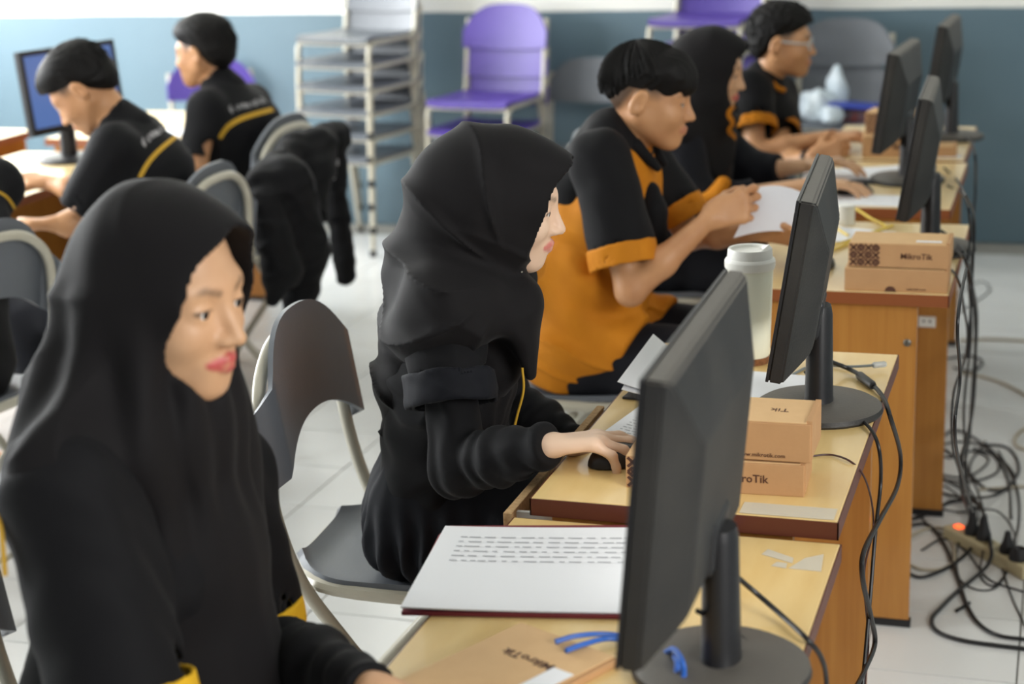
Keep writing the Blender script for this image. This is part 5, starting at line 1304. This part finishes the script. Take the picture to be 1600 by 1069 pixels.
# ---------- left row: boy sitting upright, seen from behind
J = dict(head=dep(318, 80, 5.95), neck=dep(345, 135, 5.97), chest=dep(365, 195, 5.98), pelvis=(-2.78, 5.42, .585),
         shL=dep(325, 172, 5.85), shR=dep(392, 162, 6.12), elL=dep(308, 255, 5.84), elR=dep(350, 250, 6.2), wrL=dep(300, 300, 5.95), wrR=dep(290, 290, 6.2))
J['wrL'] = J['elL']+V3((-.16, .10, -.03)); J['wrR'] = J['elR']+V3((-.18, .03, -.02))
legs(J, (-2.82, 5.42, .57), R(180))
p7 = make_person('boy with bare neck sitting upright on the left, seen from behind', J, R(158), (R(176), R(5), 0), SK3, .0068, female=False)
p = p7; J = p.J
slL = sleeve(J['shL'], J['elL'], .068, .074, .9); slR = sleeve(J['shR'], J['elR'], .066, .07, .8)
o7, _ = part(p, 'shirt', disp(torso_cloth(p, .022, .02, sleeveR=slR, sleeveL=slL), lambda P: nz(P, 16, 71), .007), BLK, .0065)
stripe(p, o7, [(343, 216), (356, 198), (376, 186), (400, 178), (426, 171)], .008, GOLD, 'yellow_stripe'); glyphs(p, o7, (360, 173), (414, 157), .022, GREYT, 20)
collar(p, BLK, .062, .048, .016, .005)
trousers(p, BLK2); strands(p, 'short', part(p, 'hair', hair_field(p, 'short'), HAIR, .0045)[0], 300, 4)

# ---------- person cut off by the left picture edge
J = dict(head=(-2.66, 3.56, 1.20), neck=(-2.58, 3.55, 1.06), chest=(-2.585, 3.53, .90), pelvis=(-2.64, 3.52, .585),
         shL=(-2.515, 3.41, 1.0), shR=(-2.56, 3.70, 1.0), elL=(-2.66, 3.34, .78), elR=(-2.80, 3.70, .76), wrL=(-3.0, 3.36, .80), wrR=(-3.0, 3.64, .80))
legs(J, (-2.70, 3.52, .57), R(180))
p8 = make_person('person in black shirt with yellow piping cut off at left edge', J, R(180), (R(180), R(15), 0), SK3, .010, female=False)
p = p8; J = p.J
slL = sleeve(J['shL'], J['elL'], .070, .076, .9); slR = sleeve(J['shR'], J['elR'], .066, .07, .8)
part(p, 'shirt', disp(torso_cloth(p, .022, .02, sleeveR=slR, sleeveL=slL), lambda P: nz(P, 16, 81), .007), BLK, .008)
stripe(p, p.o.children[-1], [(-6, 298), (10, 308), (22, 324), (30, 342)], .004, GOLD, 'yellow_stripe')
trousers(p, BLK2, .009); part(p, 'hair', hair_field(p, 'short'), HAIR, .008)

# ---------- black jacket hung over a chair back
q = Union([Cap(dep(405, 285, 5.25), dep(462, 235, 5.55), .045, .05), Cap(dep(462, 235, 5.55), dep(520, 212, 5.72), .05, .05), Cap(dep(450, 290, 5.30), dep(475, 400, 5.35), .085, .075), Cap(dep(475, 390, 5.35), dep(468, 492, 5.35), .075, .045),
    Cap(dep(415, 320, 5.22), dep(440, 420, 5.25), .055, .055), Cap(dep(440, 420, 5.25), dep(425, 470, 5.25), .05, .02), Cap(dep(522, 220, 5.70), dep(526, 330, 5.72), .045, .034), Cap(dep(526, 330, 5.72), dep(541, 432, 5.72), .034, .036), Cap(dep(500, 225, 5.60), dep(490, 330, 5.5), .055, .05)], .03)
me, _ = surface(disp(q, lambda P: nz(P, 22, 91)-.9*ridge(P, (.7, .5, .2), 24, 5, 3, 4), .009), .007, 'jacket'); me.materials.append(BLK)
jk = tag(link('jacket', me), 'black jacket draped over a chair back behind the seated boys', 'jacket'); jk.location = (0, 0, 0)
b = MB(); c0 = Vector(dep(521, 250, 5.63)); M = frame(c0, _R, _U)
for k, (x, y, w_, h_) in enumerate(((0, .045, .010, .02), (-.006, .02, .016, .02), (.004, -.008, .013, .02), (-.002, -.036, .009, .018), (.0, -.058, .005, .012))): b.box(x-w_, x+w_, y-h_*.5, y+h_*.5, -.004, .004, .001, M)
e = b.build('printed_emblem', GREYT, jk); e['kind'] = 'stuff'
